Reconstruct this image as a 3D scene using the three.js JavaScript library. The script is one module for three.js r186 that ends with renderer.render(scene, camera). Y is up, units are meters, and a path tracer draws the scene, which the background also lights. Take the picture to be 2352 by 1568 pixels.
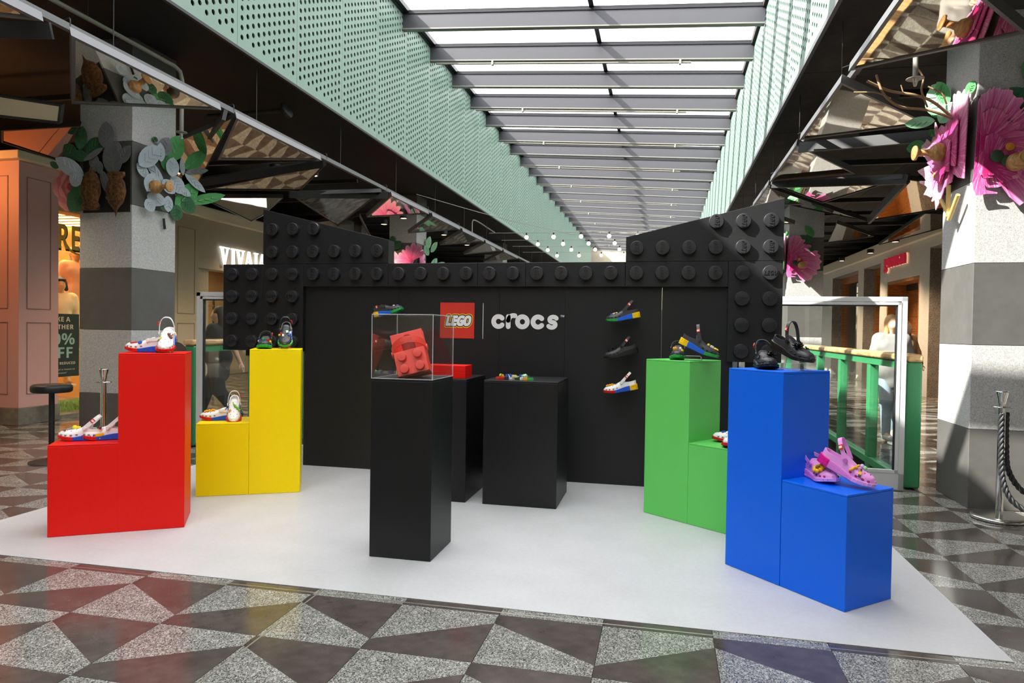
import * as THREE from 'three';
import { RoundedBoxGeometry } from 'three/addons/geometries/RoundedBoxGeometry.js';
import { TextGeometry } from 'three/addons/geometries/TextGeometry.js';
import { mergeGeometries, toCreasedNormals } from 'three/addons/utils/BufferGeometryUtils.js';
import { FontLoader } from 'three/addons/loaders/FontLoader.js';
import { RectAreaLightUniformsLib } from 'three/addons/lights/RectAreaLightUniformsLib.js';

// ---------- camera, sky, sun, exposure ----------
const scene = new THREE.Scene();
const renderer = new THREE.WebGLRenderer({ antialias: true });
renderer.toneMapping = THREE.LinearToneMapping;
renderer.toneMappingExposure = 1.1;
renderer.shadowMap.enabled = true;
RectAreaLightUniformsLib.init();
const camera = new THREE.PerspectiveCamera(53.13, 2352 / 1568, 0.1, 200);
camera.position.set(0, 1.42, 0);
{
  const up = new THREE.Vector3(-0.01854065, 0.99972717, -0.01420643), fwd = new THREE.Vector3(-0.21667763, -0.01788882, -0.9760793);
  camera.up.copy(up); camera.lookAt(fwd.add(camera.position));
}
scene.add(camera);
scene.background = new THREE.Color(0.99, 0.955, 0.98);
scene.backgroundIntensity = 5.4; scene.environmentIntensity = 5.4;
const sun = new THREE.DirectionalLight(new THREE.Color(1, 0.95, 0.87), 19);
sun.position.set(-1.565 - 12 * 1.0, 12 * 0.97, -8 + 12 * 0.57); sun.target.position.set(-1.565, 0, -8);
sun.castShadow = true; sun.shadow.mapSize.set(4096, 4096);
Object.assign(sun.shadow.camera, { left: -24, right: 24, top: 24, bottom: -24, near: 0.5, far: 60 });
scene.add(sun, sun.target);

// ---------- helpers ----------
const V3 = (x, y, z) => new THREE.Vector3(x, y, z);
const PI = Math.PI, sin = Math.sin, cos = Math.cos;
let seed = 12345;
const rnd = () => { seed = (seed * 1664525 + 1013904223) >>> 0; return seed / 4294967296; };
const rr = (a, b) => a + (b - a) * rnd();
const used = {};
const numbered = (n) => { const k = used[n] = (used[n] ?? -1) + 1; return k ? n + '_' + String(k).padStart(3, '0') : n; };
function tag(o, label, category, group) { o.userData.label = label; o.userData.category = category; if (group) o.userData.group = group; return o; }
function thing(name, label, category, pos = [0, 0, 0], turn = 0, group) {
  const o = new THREE.Group(); o.name = numbered(name); o.position.set(...pos); o.rotation.y = turn; scene.add(o); return tag(o, label, category, group);
}
function struct(name, label) { const o = new THREE.Group(); o.name = numbered(name); o.userData.kind = 'structure'; if (label) o.userData.label = label; scene.add(o); return o; }
function part(parent, name, geo, mat) { const m = new THREE.Mesh(Array.isArray(geo) ? mg(geo) : geo, mat); m.name = name; m.castShadow = m.receiveShadow = true; parent.add(m); return m; }
function one(name, label, category, geo, mat, group) { const m = part(scene, numbered(name), geo, mat); return tag(m, label, category, group); }
const copyOf = (o, name, label, group) => { const c = o.clone(); c.name = numbered(name); c.userData = { ...o.userData, label, ...(group ? { group } : {}) }; scene.add(c); return c; };
function mg(list) {
  return mergeGeometries(list.map((g) => { const n = g.index ? g.toNonIndexed() : g; for (const k of Object.keys(n.attributes)) if (!['position', 'normal', 'uv', 'color'].includes(k)) n.deleteAttribute(k); if (!n.attributes.uv) n.setAttribute('uv', new THREE.BufferAttribute(new Float32Array(n.attributes.position.count * 2), 2)); n.clearGroups?.(); return n; }), false);
}
// uv in metres by the main direction of each face
function muv(g, s = 1) {
  if (g.index) g = g.toNonIndexed();
  const p = g.attributes.position, uv = new Float32Array(p.count * 2), a = V3(), b = V3(), c = V3();
  for (let i = 0; i < p.count; i += 3) {
    a.fromBufferAttribute(p, i); b.fromBufferAttribute(p, i + 1); c.fromBufferAttribute(p, i + 2);
    const n = b.clone().sub(a).cross(c.clone().sub(a)), X = Math.abs(n.x), Y = Math.abs(n.y), Z = Math.abs(n.z);
    [a, b, c].forEach((v, k) => { const w = X >= Y && X >= Z ? [v.z, v.y] : Y >= Z ? [v.x, v.z] : [v.x, v.y]; uv[(i + k) * 2] = w[0] * s; uv[(i + k) * 2 + 1] = w[1] * s; });
  }
  g.setAttribute('uv', new THREE.BufferAttribute(uv, 2)); return g;
}
// box by its limits
function bx(x0, x1, y0, y1, z0, z1, r = 0) {
  const w = x1 - x0, h = y1 - y0, d = z1 - z0;
  const g = r ? new RoundedBoxGeometry(w, h, d, 1, Math.min(r, w / 2.01, h / 2.01, d / 2.01)) : new THREE.BoxGeometry(w, h, d);
  g.translate((x0 + x1) / 2, (y0 + y1) / 2, (z0 + z1) / 2); return muv(g);
}
const cyl = (r0, r1, h, x, y, z, seg = 16) => new THREE.CylinderGeometry(r1, r0, h, seg).translate(x, y + h / 2, z);
const tube = (pts, r, seg = 24, rad = 6, closed = false) => new THREE.TubeGeometry(new THREE.CatmullRomCurve3(pts.map((p) => V3(...p)), closed), seg, r, rad, closed);
function bar(a, b, r, rad = 6) { const A = V3(...a), d = V3(...b).sub(A), l = d.length(); return new THREE.CylinderGeometry(r, r, l, rad).translate(0, l / 2, 0).applyQuaternion(new THREE.Quaternion().setFromUnitVectors(V3(0, 1, 0), d.normalize())).translate(...a); }
const lathe = (pts, seg = 24) => new THREE.LatheGeometry(pts.map((p) => new THREE.Vector2(...p)), seg);
function loft(rings, capA = true, capB = true) {     // rings: arrays of equal length, closed
  const n = rings[0].length, pos = [], idx = [];
  rings.forEach((r) => r.forEach((p) => pos.push(...p)));
  for (let i = 0; i < rings.length - 1; i++) for (let j = 0; j < n; j++) { const a = i * n + j, b = i * n + (j + 1) % n, c = a + n, d = b + n; idx.push(a, b, d, a, d, c); }
  const cap = (i, flip) => { for (let j = 1; j < n - 1; j++) idx.push(...(flip ? [i * n, i * n + j + 1, i * n + j] : [i * n, i * n + j, i * n + j + 1])); };
  if (capA) cap(0, true); if (capB) cap(rings.length - 1, false);
  const g = new THREE.BufferGeometry(); g.setAttribute('position', new THREE.Float32BufferAttribute(pos, 3)); g.setIndex(idx);
  return toCreasedNormals(g, 0.7);
}
function colored(g, hex) { if (g.index) g = g.toNonIndexed(); const c = new THREE.Color(hex), a = new Float32Array(g.attributes.position.count * 3); for (let i = 0; i < a.length; i += 3) { a[i] = c.r; a[i + 1] = c.g; a[i + 2] = c.b; } g.setAttribute('color', new THREE.BufferAttribute(a, 3)); return g; }
function shapeOf(pts) { const s = new THREE.Shape(); pts.forEach((p, i) => (i ? s.lineTo(p[0], p[1]) : s.moveTo(p[0], p[1]))); return s; }
const ext = (s, d, o = {}) => new THREE.ExtrudeGeometry(s, { depth: d, bevelEnabled: false, curveSegments: 10, ...o });

// ---------- textures ----------
function dataTex(n, f, srgb = true) {
  const d = new Uint8Array(n * n * 4);
  for (let y = 0; y < n; y++) for (let x = 0; x < n; x++) { const c = f(x / n, y / n, x, y), i = (y * n + x) * 4; d[i] = c[0]; d[i + 1] = c[1]; d[i + 2] = c[2]; d[i + 3] = 255; }
  const t = new THREE.DataTexture(d, n, n); t.wrapS = t.wrapT = THREE.RepeatWrapping; t.magFilter = THREE.LinearFilter; t.minFilter = THREE.LinearMipmapLinearFilter; t.generateMipmaps = true; if (srgb) t.colorSpace = THREE.SRGBColorSpace; t.needsUpdate = true; return t;
}
function noiser(period, s) { seed = s; const a = new Float32Array(period * period).map(rnd); const at = (x, y) => a[((y % period) + period) % period * period + ((x % period) + period) % period];
  return (u, v) => { const x = u * period, y = v * period, i = Math.floor(x), j = Math.floor(y); let fx = x - i, fy = y - j; fx = fx * fx * (3 - 2 * fx); fy = fy * fy * (3 - 2 * fy); return (at(i, j) * (1 - fx) + at(i + 1, j) * fx) * (1 - fy) + (at(i, j + 1) * (1 - fx) + at(i + 1, j + 1) * fx) * fy; }; }
function rep(t, m) { t = t.clone(); t.repeat.set(1 / m, 1 / m); t.needsUpdate = true; return t; }
const n8 = noiser(8, 3), n32 = noiser(32, 5), n128 = noiser(128, 7), n256 = noiser(256, 9);
const clampB = (v) => Math.max(0, Math.min(255, v));
const granite = rep(dataTex(512, (u, v) => { const g = n256(u, v), h = n128(u, v); let k = 0.62 + 0.5 * (g - 0.5) + 0.35 * (h - 0.5) + 0.12 * (n8(u, v) - 0.5); if (g > 0.86) k += 0.2; if (g < 0.12) k -= 0.22; k *= 255; return [k, k, k * 0.985].map(clampB); }), 0.75);
const basalt = rep(dataTex(512, (u, v) => { const k = (0.9 + 0.13 * (n32(u, v) - 0.5) + 0.16 * (n8(u, v) - 0.5) + 0.06 * (n256(u, v) - 0.5)) * 225; return [k, k * 0.985, k * 0.97].map(clampB); }), 1.1);
const terrazzo = rep(dataTex(512, (u, v) => { const g = n256(u, v); let k = 0.9 + 0.16 * (g - 0.5) + 0.14 * (n128(u, v) - 0.5); if (g < 0.1) k -= 0.16; k *= 240; return [k, k, k].map(clampB); }), 0.9);
const stoneDark = rep(dataTex(256, (u, v) => { const k = (0.9 + 0.07 * (n8(u, v) - 0.5) + 0.05 * (n32(u, v) - 0.5)) * 235; return [k, k, k].map(clampB); }), 1.3);
const concrete = rep(dataTex(256, (u, v) => { const k = (0.8 + 0.3 * (n8(u, v) - 0.5) + 0.14 * (n32(u, v) - 0.5) + 0.08 * (n128(u, v) - 0.5)) * 235; return [k, k * 0.98, k * 0.96].map(clampB); }), 2);
const woodTex = rep(dataTex(512, (u, v) => { const w = 0.5 + 0.5 * sin(2 * PI * (v * 9 + 1.6 * n8(u, v))), f = noiserF(u, v); const k = 0.78 + 0.13 * (w - 0.5) + 0.2 * (f - 0.5); return [245 * k + 18, 234 * k + 14, 216 * k + 10].map(clampB); }), 1.0);
function noiserF(u, v) { return n128(u * 0.09 % 1, v); }
const mottled = rep(dataTex(256, (u, v) => { const k = (0.95 + 0.035 * (n8(u, v) - 0.5) + 0.03 * (n128(u, v) - 0.5)) * 250; return [k, k, k].map(clampB); }), 1.5);
const scuffs = rep(dataTex(256, (u, v) => { const k = 110 + 60 * (n8(u, v) - 0.5) + 34 * (n32(u, v) - 0.5); return [k, k, k].map(clampB); }, false), 2.2);
const wobble = rep(dataTex(128, (u, v) => { const k = 255 * n8(u, v); return [k, k, k].map(clampB); }, false), 1.7);

// ---------- materials ----------
const std = (color, roughness = 0.6, o = {}) => new THREE.MeshStandardMaterial({ color, roughness, ...o });
const phy = (color, roughness = 0.5, o = {}) => new THREE.MeshPhysicalMaterial({ color, roughness, ...o });
const glow = (color, k) => new THREE.MeshStandardMaterial({ color: '#222222', emissive: color, emissiveIntensity: k });
const M = {
  tileLight: std('#cbcac6', 0.3, { map: granite, roughnessMap: scuffs }), tileDark: std('#635c59', 0.3, { map: basalt, roughnessMap: scuffs }),
  grout: std('#4a4745', 0.8), steelStrip: std('#c9c6c0', 0.35, { metalness: 0.9 }),
  vinyl: std('#c9c9cb', 0.42, { map: mottled }),
  stoneLight: std('#cacaca', 0.6, { map: terrazzo }), stoneDark: std('#676563', 0.55, { map: stoneDark }), stoneCore: std('#6a6764', 0.8),
  green: phy('#7b9489', 0.5, { specularIntensity: 0.6 }), greenBack: std('#141614', 0.9),
  soffit: std('#141416', 0.75, { map: concrete }), soffitR: std('#4a4542', 0.8, { map: concrete }), blackCeil: std('#0d0d0f', 0.8),
  beam: std('#4b4b50', 0.4, { metalness: 0.35 }), beamLip: std('#817f7b', 0.5, { metalness: 0.2 }), beamDark: std('#2c2c30', 0.4, { metalness: 0.4 }), pipe: std('#8f8b83', 0.5), pipeDark: std('#2b2b2d', 0.55),
  mirror: std('#c9c1b6', 0.02, { metalness: 1, bumpMap: wobble, bumpScale: 0.00035 }), frameDark: std('#2a2a2c', 0.45, { metalness: 0.3 }), frameEdge: std('#6f7073', 0.4, { metalness: 0.5 }), rail: std('#6a6a6c', 0.5, { metalness: 0.4 }),
  glass: phy('#fcfefd', 0.0, { transmission: 1, thickness: 0, ior: 1.5 }), acrylic: phy('#ffffff', 0.0, { transmission: 1, thickness: 0, ior: 1.49 }), acrylicEdge: phy('#f2f5f7', 0.12, { transmission: 0.5, thickness: 0 }), acrylicSolid: phy('#ffffff', 0.02, { transmission: 1, thickness: 0.02, ior: 1.49 }),
  black: phy('#151518', 0.5, { specularIntensity: 0.8 }), blackPlinth: phy('#111114', 0.4, { specularIntensity: 0.8 }), blackStud: std('#242428', 0.38), printWhite: std('#e9e8ea', 0.5),
  red: phy('#e2140c', 0.42, { specularIntensity: 0.5 }), yellow: phy('#f8db00', 0.42, { specularIntensity: 0.4 }), greenP: phy('#66cc62', 0.42, { specularIntensity: 0.5 }), blue: phy('#0066ea', 0.4, { specularIntensity: 0.55 }),
  alu: std('#d4d6d8', 0.35, { metalness: 0.35 }), gasket: std('#1c1f22', 0.6), rubber: std('#141416', 0.6),
  railGreen: std('#347f52', 0.4), railGreenDark: std('#173326', 0.5), oak: std('#e6c69a', 0.4, { map: woodTex }), wood: std('#b0702f', 0.5, { map: woodTex }), pegWood: std('#d9ae78', 0.5, { map: woodTex }),
  pink: std('#c19a98', 0.55), pinkLine: std('#9b7977', 0.6), pinkBase: std('#8d9089', 0.6, { map: concrete }), beige: std('#a39a87', 0.6), beigeDark: std('#8a816f', 0.6), cream: std('#d3c6ae', 0.6), gormanWall: std('#ece6dc', 0.7, { map: terrazzo }), gormanReveal: std('#c4b8ad', 0.8, { map: granite }),
  warmWall: std('#c99c5c', 0.7), darkRoom: std('#3a332b', 0.8), chrome: std('#e0e0e0', 0.12, { metalness: 1 }), chromeBase: std('#cfcdc8', 0.22, { metalness: 1 }), rope: std('#26262a', 0.55), stool: std('#131318', 0.5),
  vc: std('#ffffff', 0.4, { vertexColors: true, side: THREE.DoubleSide }), vcMatte: std('#ffffff', 0.75, { vertexColors: true, side: THREE.DoubleSide }),
  lampWarm: glow('#ffd9ae', 5.5), lampBlack: std('#101012', 0.5), bulb: glow('#fff1d8', 9), signWhite: glow('#ffffff', 1.5), signPink: new THREE.MeshStandardMaterial({ color: '#a8243c', emissive: '#c8283f', emissiveIntensity: 0.28 }), neonWarm: glow('#ffc79a', 0.7),
};
M.leafG = std('#4f8a58', 0.6, { side: THREE.DoubleSide }); M.leafD = std('#2f5d3c', 0.6, { side: THREE.DoubleSide }); M.leafS = std('#9aa4ad', 0.65, { side: THREE.DoubleSide }); M.leafT = std('#7f8388', 0.7, { side: THREE.DoubleSide }); M.vein = std('#b9c4a8', 0.7);
const font = await new FontLoader().loadAsync('fonts/droid/droid_sans_bold.typeface.json');
const serif = await new FontLoader().loadAsync('fonts/droid/droid_serif_bold.typeface.json');
function text(s, size, depth, f = font, shear = 0, sx = 1) { const g = new TextGeometry(s, { font: f, size, depth, curveSegments: 5, bevelEnabled: false }); g.computeBoundingBox(); const b = g.boundingBox; g.translate(-(b.min.x + b.max.x) / 2, -(b.min.y + b.max.y) / 2, 0); g.applyMatrix4(new THREE.Matrix4().set(sx, shear, 0, 0, 0, 1, 0, 0, 0, 0, 1, 0, 0, 0, 0, 1)); return g; }
function canvasTex(w, h, draw) { const c = document.createElement('canvas'); c.width = w; c.height = h; draw(c.getContext('2d'), w, h); const t = new THREE.CanvasTexture(c); t.colorSpace = THREE.SRGBColorSpace; return t; }

// ---------- floor ----------
const XL = -4.617, XR = 1.487, YB = 4.485, CX = -1.565;
const VOID = { x0: -5.38, x1: 2.25, z0: -16.5, z1: -7.12 };
const ROOM = { x0: -12.5, x1: 9.5, z0: -46, z1: 10 };
{
  const floor = struct('floor', 'polished stone floor of dark and pale triangular tiles in the shopping arcade');
  const slab = [bx(ROOM.x0, ROOM.x1, -0.3, -0.016, VOID.z1, ROOM.z1), bx(ROOM.x0, ROOM.x1, -0.3, -0.016, ROOM.z0, VOID.z0), bx(ROOM.x0, VOID.x0, -0.3, -0.016, VOID.z0, VOID.z1), bx(VOID.x1, ROOM.x1, -0.3, -0.016, VOID.z0, VOID.z1)];
  part(floor, 'slab', slab, M.grout);
  const PX = 0.5115, PZ = 0.5, G = 0.0013;
  const poly = { // cell corners: x 0..PX, z 0 (far) .. PZ (near)
    Afar: [[0, 0], [PX, 0], [PX, 0.4], [0, 0.1]], Anear: [[0, 0.1], [PX, 0.4], [PX, PZ], [0, PZ]],
    Bfar: [[0, 0], [PX, 0], [PX, 0.1], [0, 0.4]], Bnear: [[0, 0.4], [PX, 0.1], [PX, PZ], [0, PZ]],
  };
  const geos = {};
  for (const k in poly) {
    const c = poly[k].reduce((a, p) => [a[0] + p[0] / 4, a[1] + p[1] / 4], [0, 0]);
    const pts = poly[k].map((p) => { const dx = c[0] - p[0], dz = c[1] - p[1]; return [p[0] + Math.sign(dx) * G, p[1] + Math.sign(dz) * G]; });
    geos[k] = muv(ext(shapeOf(pts.map((p) => [p[0], -p[1]])), 0.016).rotateX(-PI / 2).translate(0, -0.016, 0));
  }
  const cells = [], inView = (x, z) => { const dx = x, f = -0.2167 * dx - 0.976 * z, r = 0.976 * dx - 0.217 * z; return f > 1.6 && Math.abs(r) < f * 0.82; };
  for (let i = -19; i < 25; i++) for (let j = -86; j < 26; j++) {
    const x = -3.33 + i * PX, z = -3.28 + j * PZ;
    if (x < ROOM.x0 || x + PX > ROOM.x1 || z < ROOM.z0 || z + PZ > ROOM.z1) continue;
    const mx = x + PX / 2, mz = z + PZ / 2;
    if (mx > VOID.x0 && mx < VOID.x1 && mz > VOID.z0 && mz < VOID.z1 + 0.1) continue;
    const odd = ((i % 2) + 2) % 2 === 1;      // odd column: starts on an odd line
    const vis = inView(mx, mz) && !(mx > -4.5 && mx < 1.5 && mz < -3.4 && mz > -6.4);
    for (const far of [true, false]) cells.push({ k: (odd ? 'A' : 'B') + (far ? 'far' : 'near'), dark: odd === far, x, z, d: Math.hypot(mx, mz) + (vis ? 0 : 1000) });
  }
  cells.sort((a, b) => a.d - b.d);
  const rest = {};
  cells.forEach((c, n) => {
    if (n < 290) { const m = part(floor, 'tile', geos[c.k], c.dark ? M.tileDark : M.tileLight); m.position.set(c.x, 0, c.z); }
    else (rest[c.k + (c.dark ? 1 : 0)] ??= []).push(c);
  });
  const mats = [M.tileLight, M.tileDark], by = [[], []];
  for (const k in rest) { const dark = +k.at(-1); for (const c of rest[k]) by[dark].push(geos[c.k].clone().translate(c.x, 0, c.z)); }
  by.forEach((l, d) => { const m = part(floor, 'tile_field', mg(l), mats[d]); m.userData.kind = 'stuff'; });
  for (const x of [-1.77, 2.3, -5.86, 6.4]) { if (x > VOID.x0 && x < VOID.x1) part(floor, 'joint_strip', bx(x - 0.004, x + 0.004, -0.01, 0.0012, VOID.z1, ROOM.z1), M.steelStrip); else part(floor, 'joint_strip', bx(x - 0.004, x + 0.004, -0.01, 0.0012, ROOM.z0, ROOM.z1), M.steelStrip); }
  part(floor, 'joint_strip', bx(ROOM.x0, ROOM.x1, -0.01, 0.0012, -3.312, -3.304), M.steelStrip);
  // opening behind the display wall with green lining
  const v = struct('wall_void', 'dark green lined floor opening behind the glass balustrades');
  part(v, 'lining', [bx(VOID.x0 - 0.04, VOID.x0, -4.6, -0.002, VOID.z0, VOID.z1), bx(VOID.x1, VOID.x1 + 0.04, -4.6, -0.002, VOID.z0, VOID.z1), bx(VOID.x0, VOID.x1, -4.6, -0.002, VOID.z1, VOID.z1 + 0.04), bx(VOID.x0, VOID.x1, -4.6, -0.002, VOID.z0 - 0.04, VOID.z0)], M.railGreenDark);
  for (let z = -8; z > -16; z -= 1.25) { part(v, 'rib', bx(VOID.x1 - 0.05, VOID.x1 - 0.002, -4, -0.1, z - 0.05, z + 0.05), M.railGreenDark); }
  part(v, 'lower_floor', bx(VOID.x0 - 0.1, VOID.x1 + 0.1, -4.8, -4.6, VOID.z0 - 0.1, VOID.z1 + 0.1), M.stoneDark);
}
one('floor_mat', 'large white vinyl display floor under all the coloured plinths', 'floor mat', bx(-4.6, 1.52, 0.0005, 0.004, -6.6, -3.36, 0.001), M.vinyl);

// ---------- roof, soffits, outer walls ----------
const roofY = (x) => 6.99 + (x - XL) * (6.6 - 6.99) / (XR - XL);
{
  const c = struct('ceiling', 'black soffits on both sides of the skylight');
  part(c, 'soffit_left', bx(ROOM.x0, XL - 0.03, YB, YB + 0.22, ROOM.z0, ROOM.z1), M.soffit);
  for (let z = ROOM.z0; z < ROOM.z1 - 0.1; z += 2.49) part(c, 'soffit_board', bx(XR + 0.03, 4.2, YB, YB + 0.2, z + 0.006, z + 2.484, 0.004), M.soffitR);
  part(c, 'soffit_right', bx(4.21, ROOM.x1, YB, YB + 0.22, ROOM.z0, ROOM.z1), M.soffit);
  part(c, 'soffit_back', bx(XR + 0.03, 4.2, YB + 0.2, YB + 0.24, ROOM.z0, ROOM.z1), M.soffit);
  part(c, 'roof_slab', [bx(ROOM.x0, XL - 0.2, 7.05, 7.25, ROOM.z0, ROOM.z1), bx(XR + 0.25, ROOM.x1, 6.66, 6.86, ROOM.z0, ROOM.z1)], M.blackCeil);
  part(c, 'cavity', [bx(XL - 0.75, XL - 0.7, YB + 0.2, 7.05, ROOM.z0, ROOM.z1), bx(XR + 0.7, XR + 0.75, YB + 0.2, 6.7, ROOM.z0, ROOM.z1)], M.greenBack);
  const wb = struct('wall_back', 'plain pale wall closing the arcade behind the camera');
  part(wb, 'wall_panel', bx(ROOM.x0 - 0.2, ROOM.x1 + 0.2, -0.3, 7.4, ROOM.z1, ROOM.z1 + 0.2), M.cream);
  const we = struct('wall_end', 'far end wall of the arcade');
  part(we, 'wall_panel', bx(ROOM.x0 - 0.2, ROOM.x1 + 0.2, -0.3, 7.4, ROOM.z0 - 0.2, ROOM.z0), M.cream);
  const wl = struct('wall_left', 'outer wall of the shops on the left'); part(wl, 'wall_panel', bx(ROOM.x0 - 0.2, ROOM.x0, -0.3, 7.25, ROOM.z0, ROOM.z1), M.beigeDark);
  const wr = struct('wall_right', 'outer wall of the shops on the right'); part(wr, 'wall_panel', bx(ROOM.x1, ROOM.x1 + 0.2, -0.3, 7.25, ROOM.z0, ROOM.z1), M.beigeDark);
}
// perforated green panels
function perforated(w, h, seg) {
  const s = shapeOf([[0, 0], [w, 0], [w, h], [0, h]]), px = 0.1068, py = 0.107;
  const n = 11, x0 = (w - (n - 1) * px) / 2;
  for (let i = 0; i < n; i++) for (let j = 0; ; j++) {
    const y = 0.12 + j * py + (i % 2 ? py / 2 : 0); if (y > h - 0.06) break;
    const p = new THREE.Path(); for (let k = 0; k < seg; k++) { const a = -k / seg * 2 * PI; k ? p.lineTo(x0 + i * px + 0.0295 * cos(a), y + 0.0295 * sin(a)) : p.moveTo(x0 + i * px + 0.0295, y); } p.closePath(); s.holes.push(p);
  }
  return ext(s, 0.012);
}
{
  const hl = 6.97 - YB, hr = 6.58 - YB, w = 1.234;
  const gl = [perforated(w, hl, 10).rotateY(PI / 2), perforated(w, hl, 6).rotateY(PI / 2)], gr = [perforated(w, hr, 10).rotateY(PI / 2), perforated(w, hr, 6).rotateY(PI / 2)];
  const L = struct('wall_upper_left', 'green perforated metal panels along the left side of the skylight'), R = struct('wall_upper_right', 'sunlit green perforated metal panels along the right side of the skylight');
  for (let k = -30; k < 14; k++) {
    const z = -6.691 + k * 1.2403, far = z < -17 ? 1 : 0;
    if (z > ROOM.z1 - 0.1) continue;
    const a = part(L, 'perforated_panel', gl[far], M.green); a.position.set(XL - 0.012, YB, z + 1.237);
    const b = part(R, 'perforated_panel', gr[far], M.green); b.position.set(XR, YB, z + 1.237);
  }
  part(L, 'edge_trim', [bx(XL - 0.035, XL + 0.002, YB - 0.03, YB, ROOM.z0, ROOM.z1)], M.beamDark);
  part(R, 'edge_trim', [bx(XR - 0.002, XR + 0.035, YB - 0.05, YB, ROOM.z0, ROOM.z1)], M.frameEdge);
}
// skylight
{
  const w = struct('window_1', 'long glazed roof over the arcade with metal beams and glass panes');
  const ang = Math.atan2(6.6 - 6.99, XR - XL), len = Math.hypot(XR - XL, 0.39);
  const mk = (y0, y1, z0, z1, xa = 0, xb = len) => bx(xa, xb, y0, y1, z0, z1, 0.004).rotateZ(ang).translate(XL, 6.99, 0);
  const beam = mk(-0.27, 0.02, -0.045, 0.045), lip = mk(-0.292, -0.268, -0.06, 0.06), bars = mg([mk(0.022, 0.05, -0.055, -0.02), mk(0.022, 0.05, 0.02, 0.055), mk(-0.02, 0.02, 0.046, 0.062)]);
  const glass = [mk(0.055, 0.063, -1.395, -0.055, 0.1, 3.31), mk(0.055, 0.063, -1.395, -0.055, 3.39, len - 0.1)];
  const pipe = bar([0.15, -0.33, 0.02], [5.05, -0.33, 0.02], 0.022, 8), clip = mg([1.3, 4.85].map((x) => bx(x - 0.02, x + 0.02, -0.37, -0.29, -0.01, 0.06, 0.005)));
  pipe.rotateZ(ang).translate(XL, 6.99, 0); clip.rotateZ(ang).translate(XL, 6.99, 0);
  for (let k = -23, n = 0; k < 15; k++, n++) {
    const z = -11.518 + k * 1.448; if (z > ROOM.z1 - 0.3 || z < ROOM.z0 + 0.2) continue;
    const b = part(w, 'beam', beam, M.beam); b.position.z = z; const l = part(b, 'flange', lip, M.beamLip); const r = part(b, 'glazing_bar', bars, M.beamDark);
    for (const g of glass) { const p = part(w, 'pane', g, M.glass); p.position.z = z; }
    if (((k % 2) + 2) % 2 === 1) { const p = part(b, 'conduit', pipe, M.pipe); part(b, 'bracket', clip, M.pipe); }
  }
  const px = 3.35 * cos(ang) + XL, py = 6.99 + 3.35 * sin(ang);
  part(w, 'purlin', bx(px - 0.04, px + 0.04, py + 0.03, py + 0.12, ROOM.z0, ROOM.z1), M.beamDark);
  part(w, 'gutter', [bx(XL - 0.06, XL + 0.05, 6.97, 7.09, ROOM.z0, ROOM.z1), bx(XL + 0.05, XL + 0.12, 6.99, 7.07, ROOM.z0, ROOM.z1)], M.beamDark);
  part(w, 'edge_beam', [bx(XR - 0.05, XR + 0.06, 6.575, 6.7, ROOM.z0, ROOM.z1)], M.soffitR);
}
// columns clad in alternating stone slabs
function column(name, x, z, label) {
  const W = 0.67, c = struct(name, label); c.position.set(x, 0, z);
  part(c, 'core', bx(0.03, W - 0.03, 0, YB, -W + 0.03, -0.03), M.stoneCore);
  const ys = [0, 0.656, 1.348, 2.02, 2.7, 3.38, 4.06, YB];
  for (let i = 0; i < 7; i++) {
    const m = i % 2 ? M.stoneLight : M.stoneDark, a = ys[i] + 0.0015, b = ys[i + 1] - 0.0015;
    part(c, 'stone_panel', bx(0.002, W - 0.002, a, b, -0.03, 0, 0.003), m); part(c, 'stone_panel', bx(0.002, W - 0.002, a, b, -W, -W + 0.03, 0.003), m);
    part(c, 'stone_panel', bx(0, 0.03, a, b, -W + 0.004, -0.004, 0.003), m); part(c, 'stone_panel', bx(W - 0.03, W, a, b, -W + 0.004, -0.004, 0.003), m);
  }
}
for (let k = 0, n = 1; k < 5; k++) for (const s of [0, 1]) { const z = -6.295 - 8.62 * (k === 4 ? -1 : k); column('column_' + n++, s ? 2.47 : -6.272, z, 'square column clad in bands of dark and pale stone'); }

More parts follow.
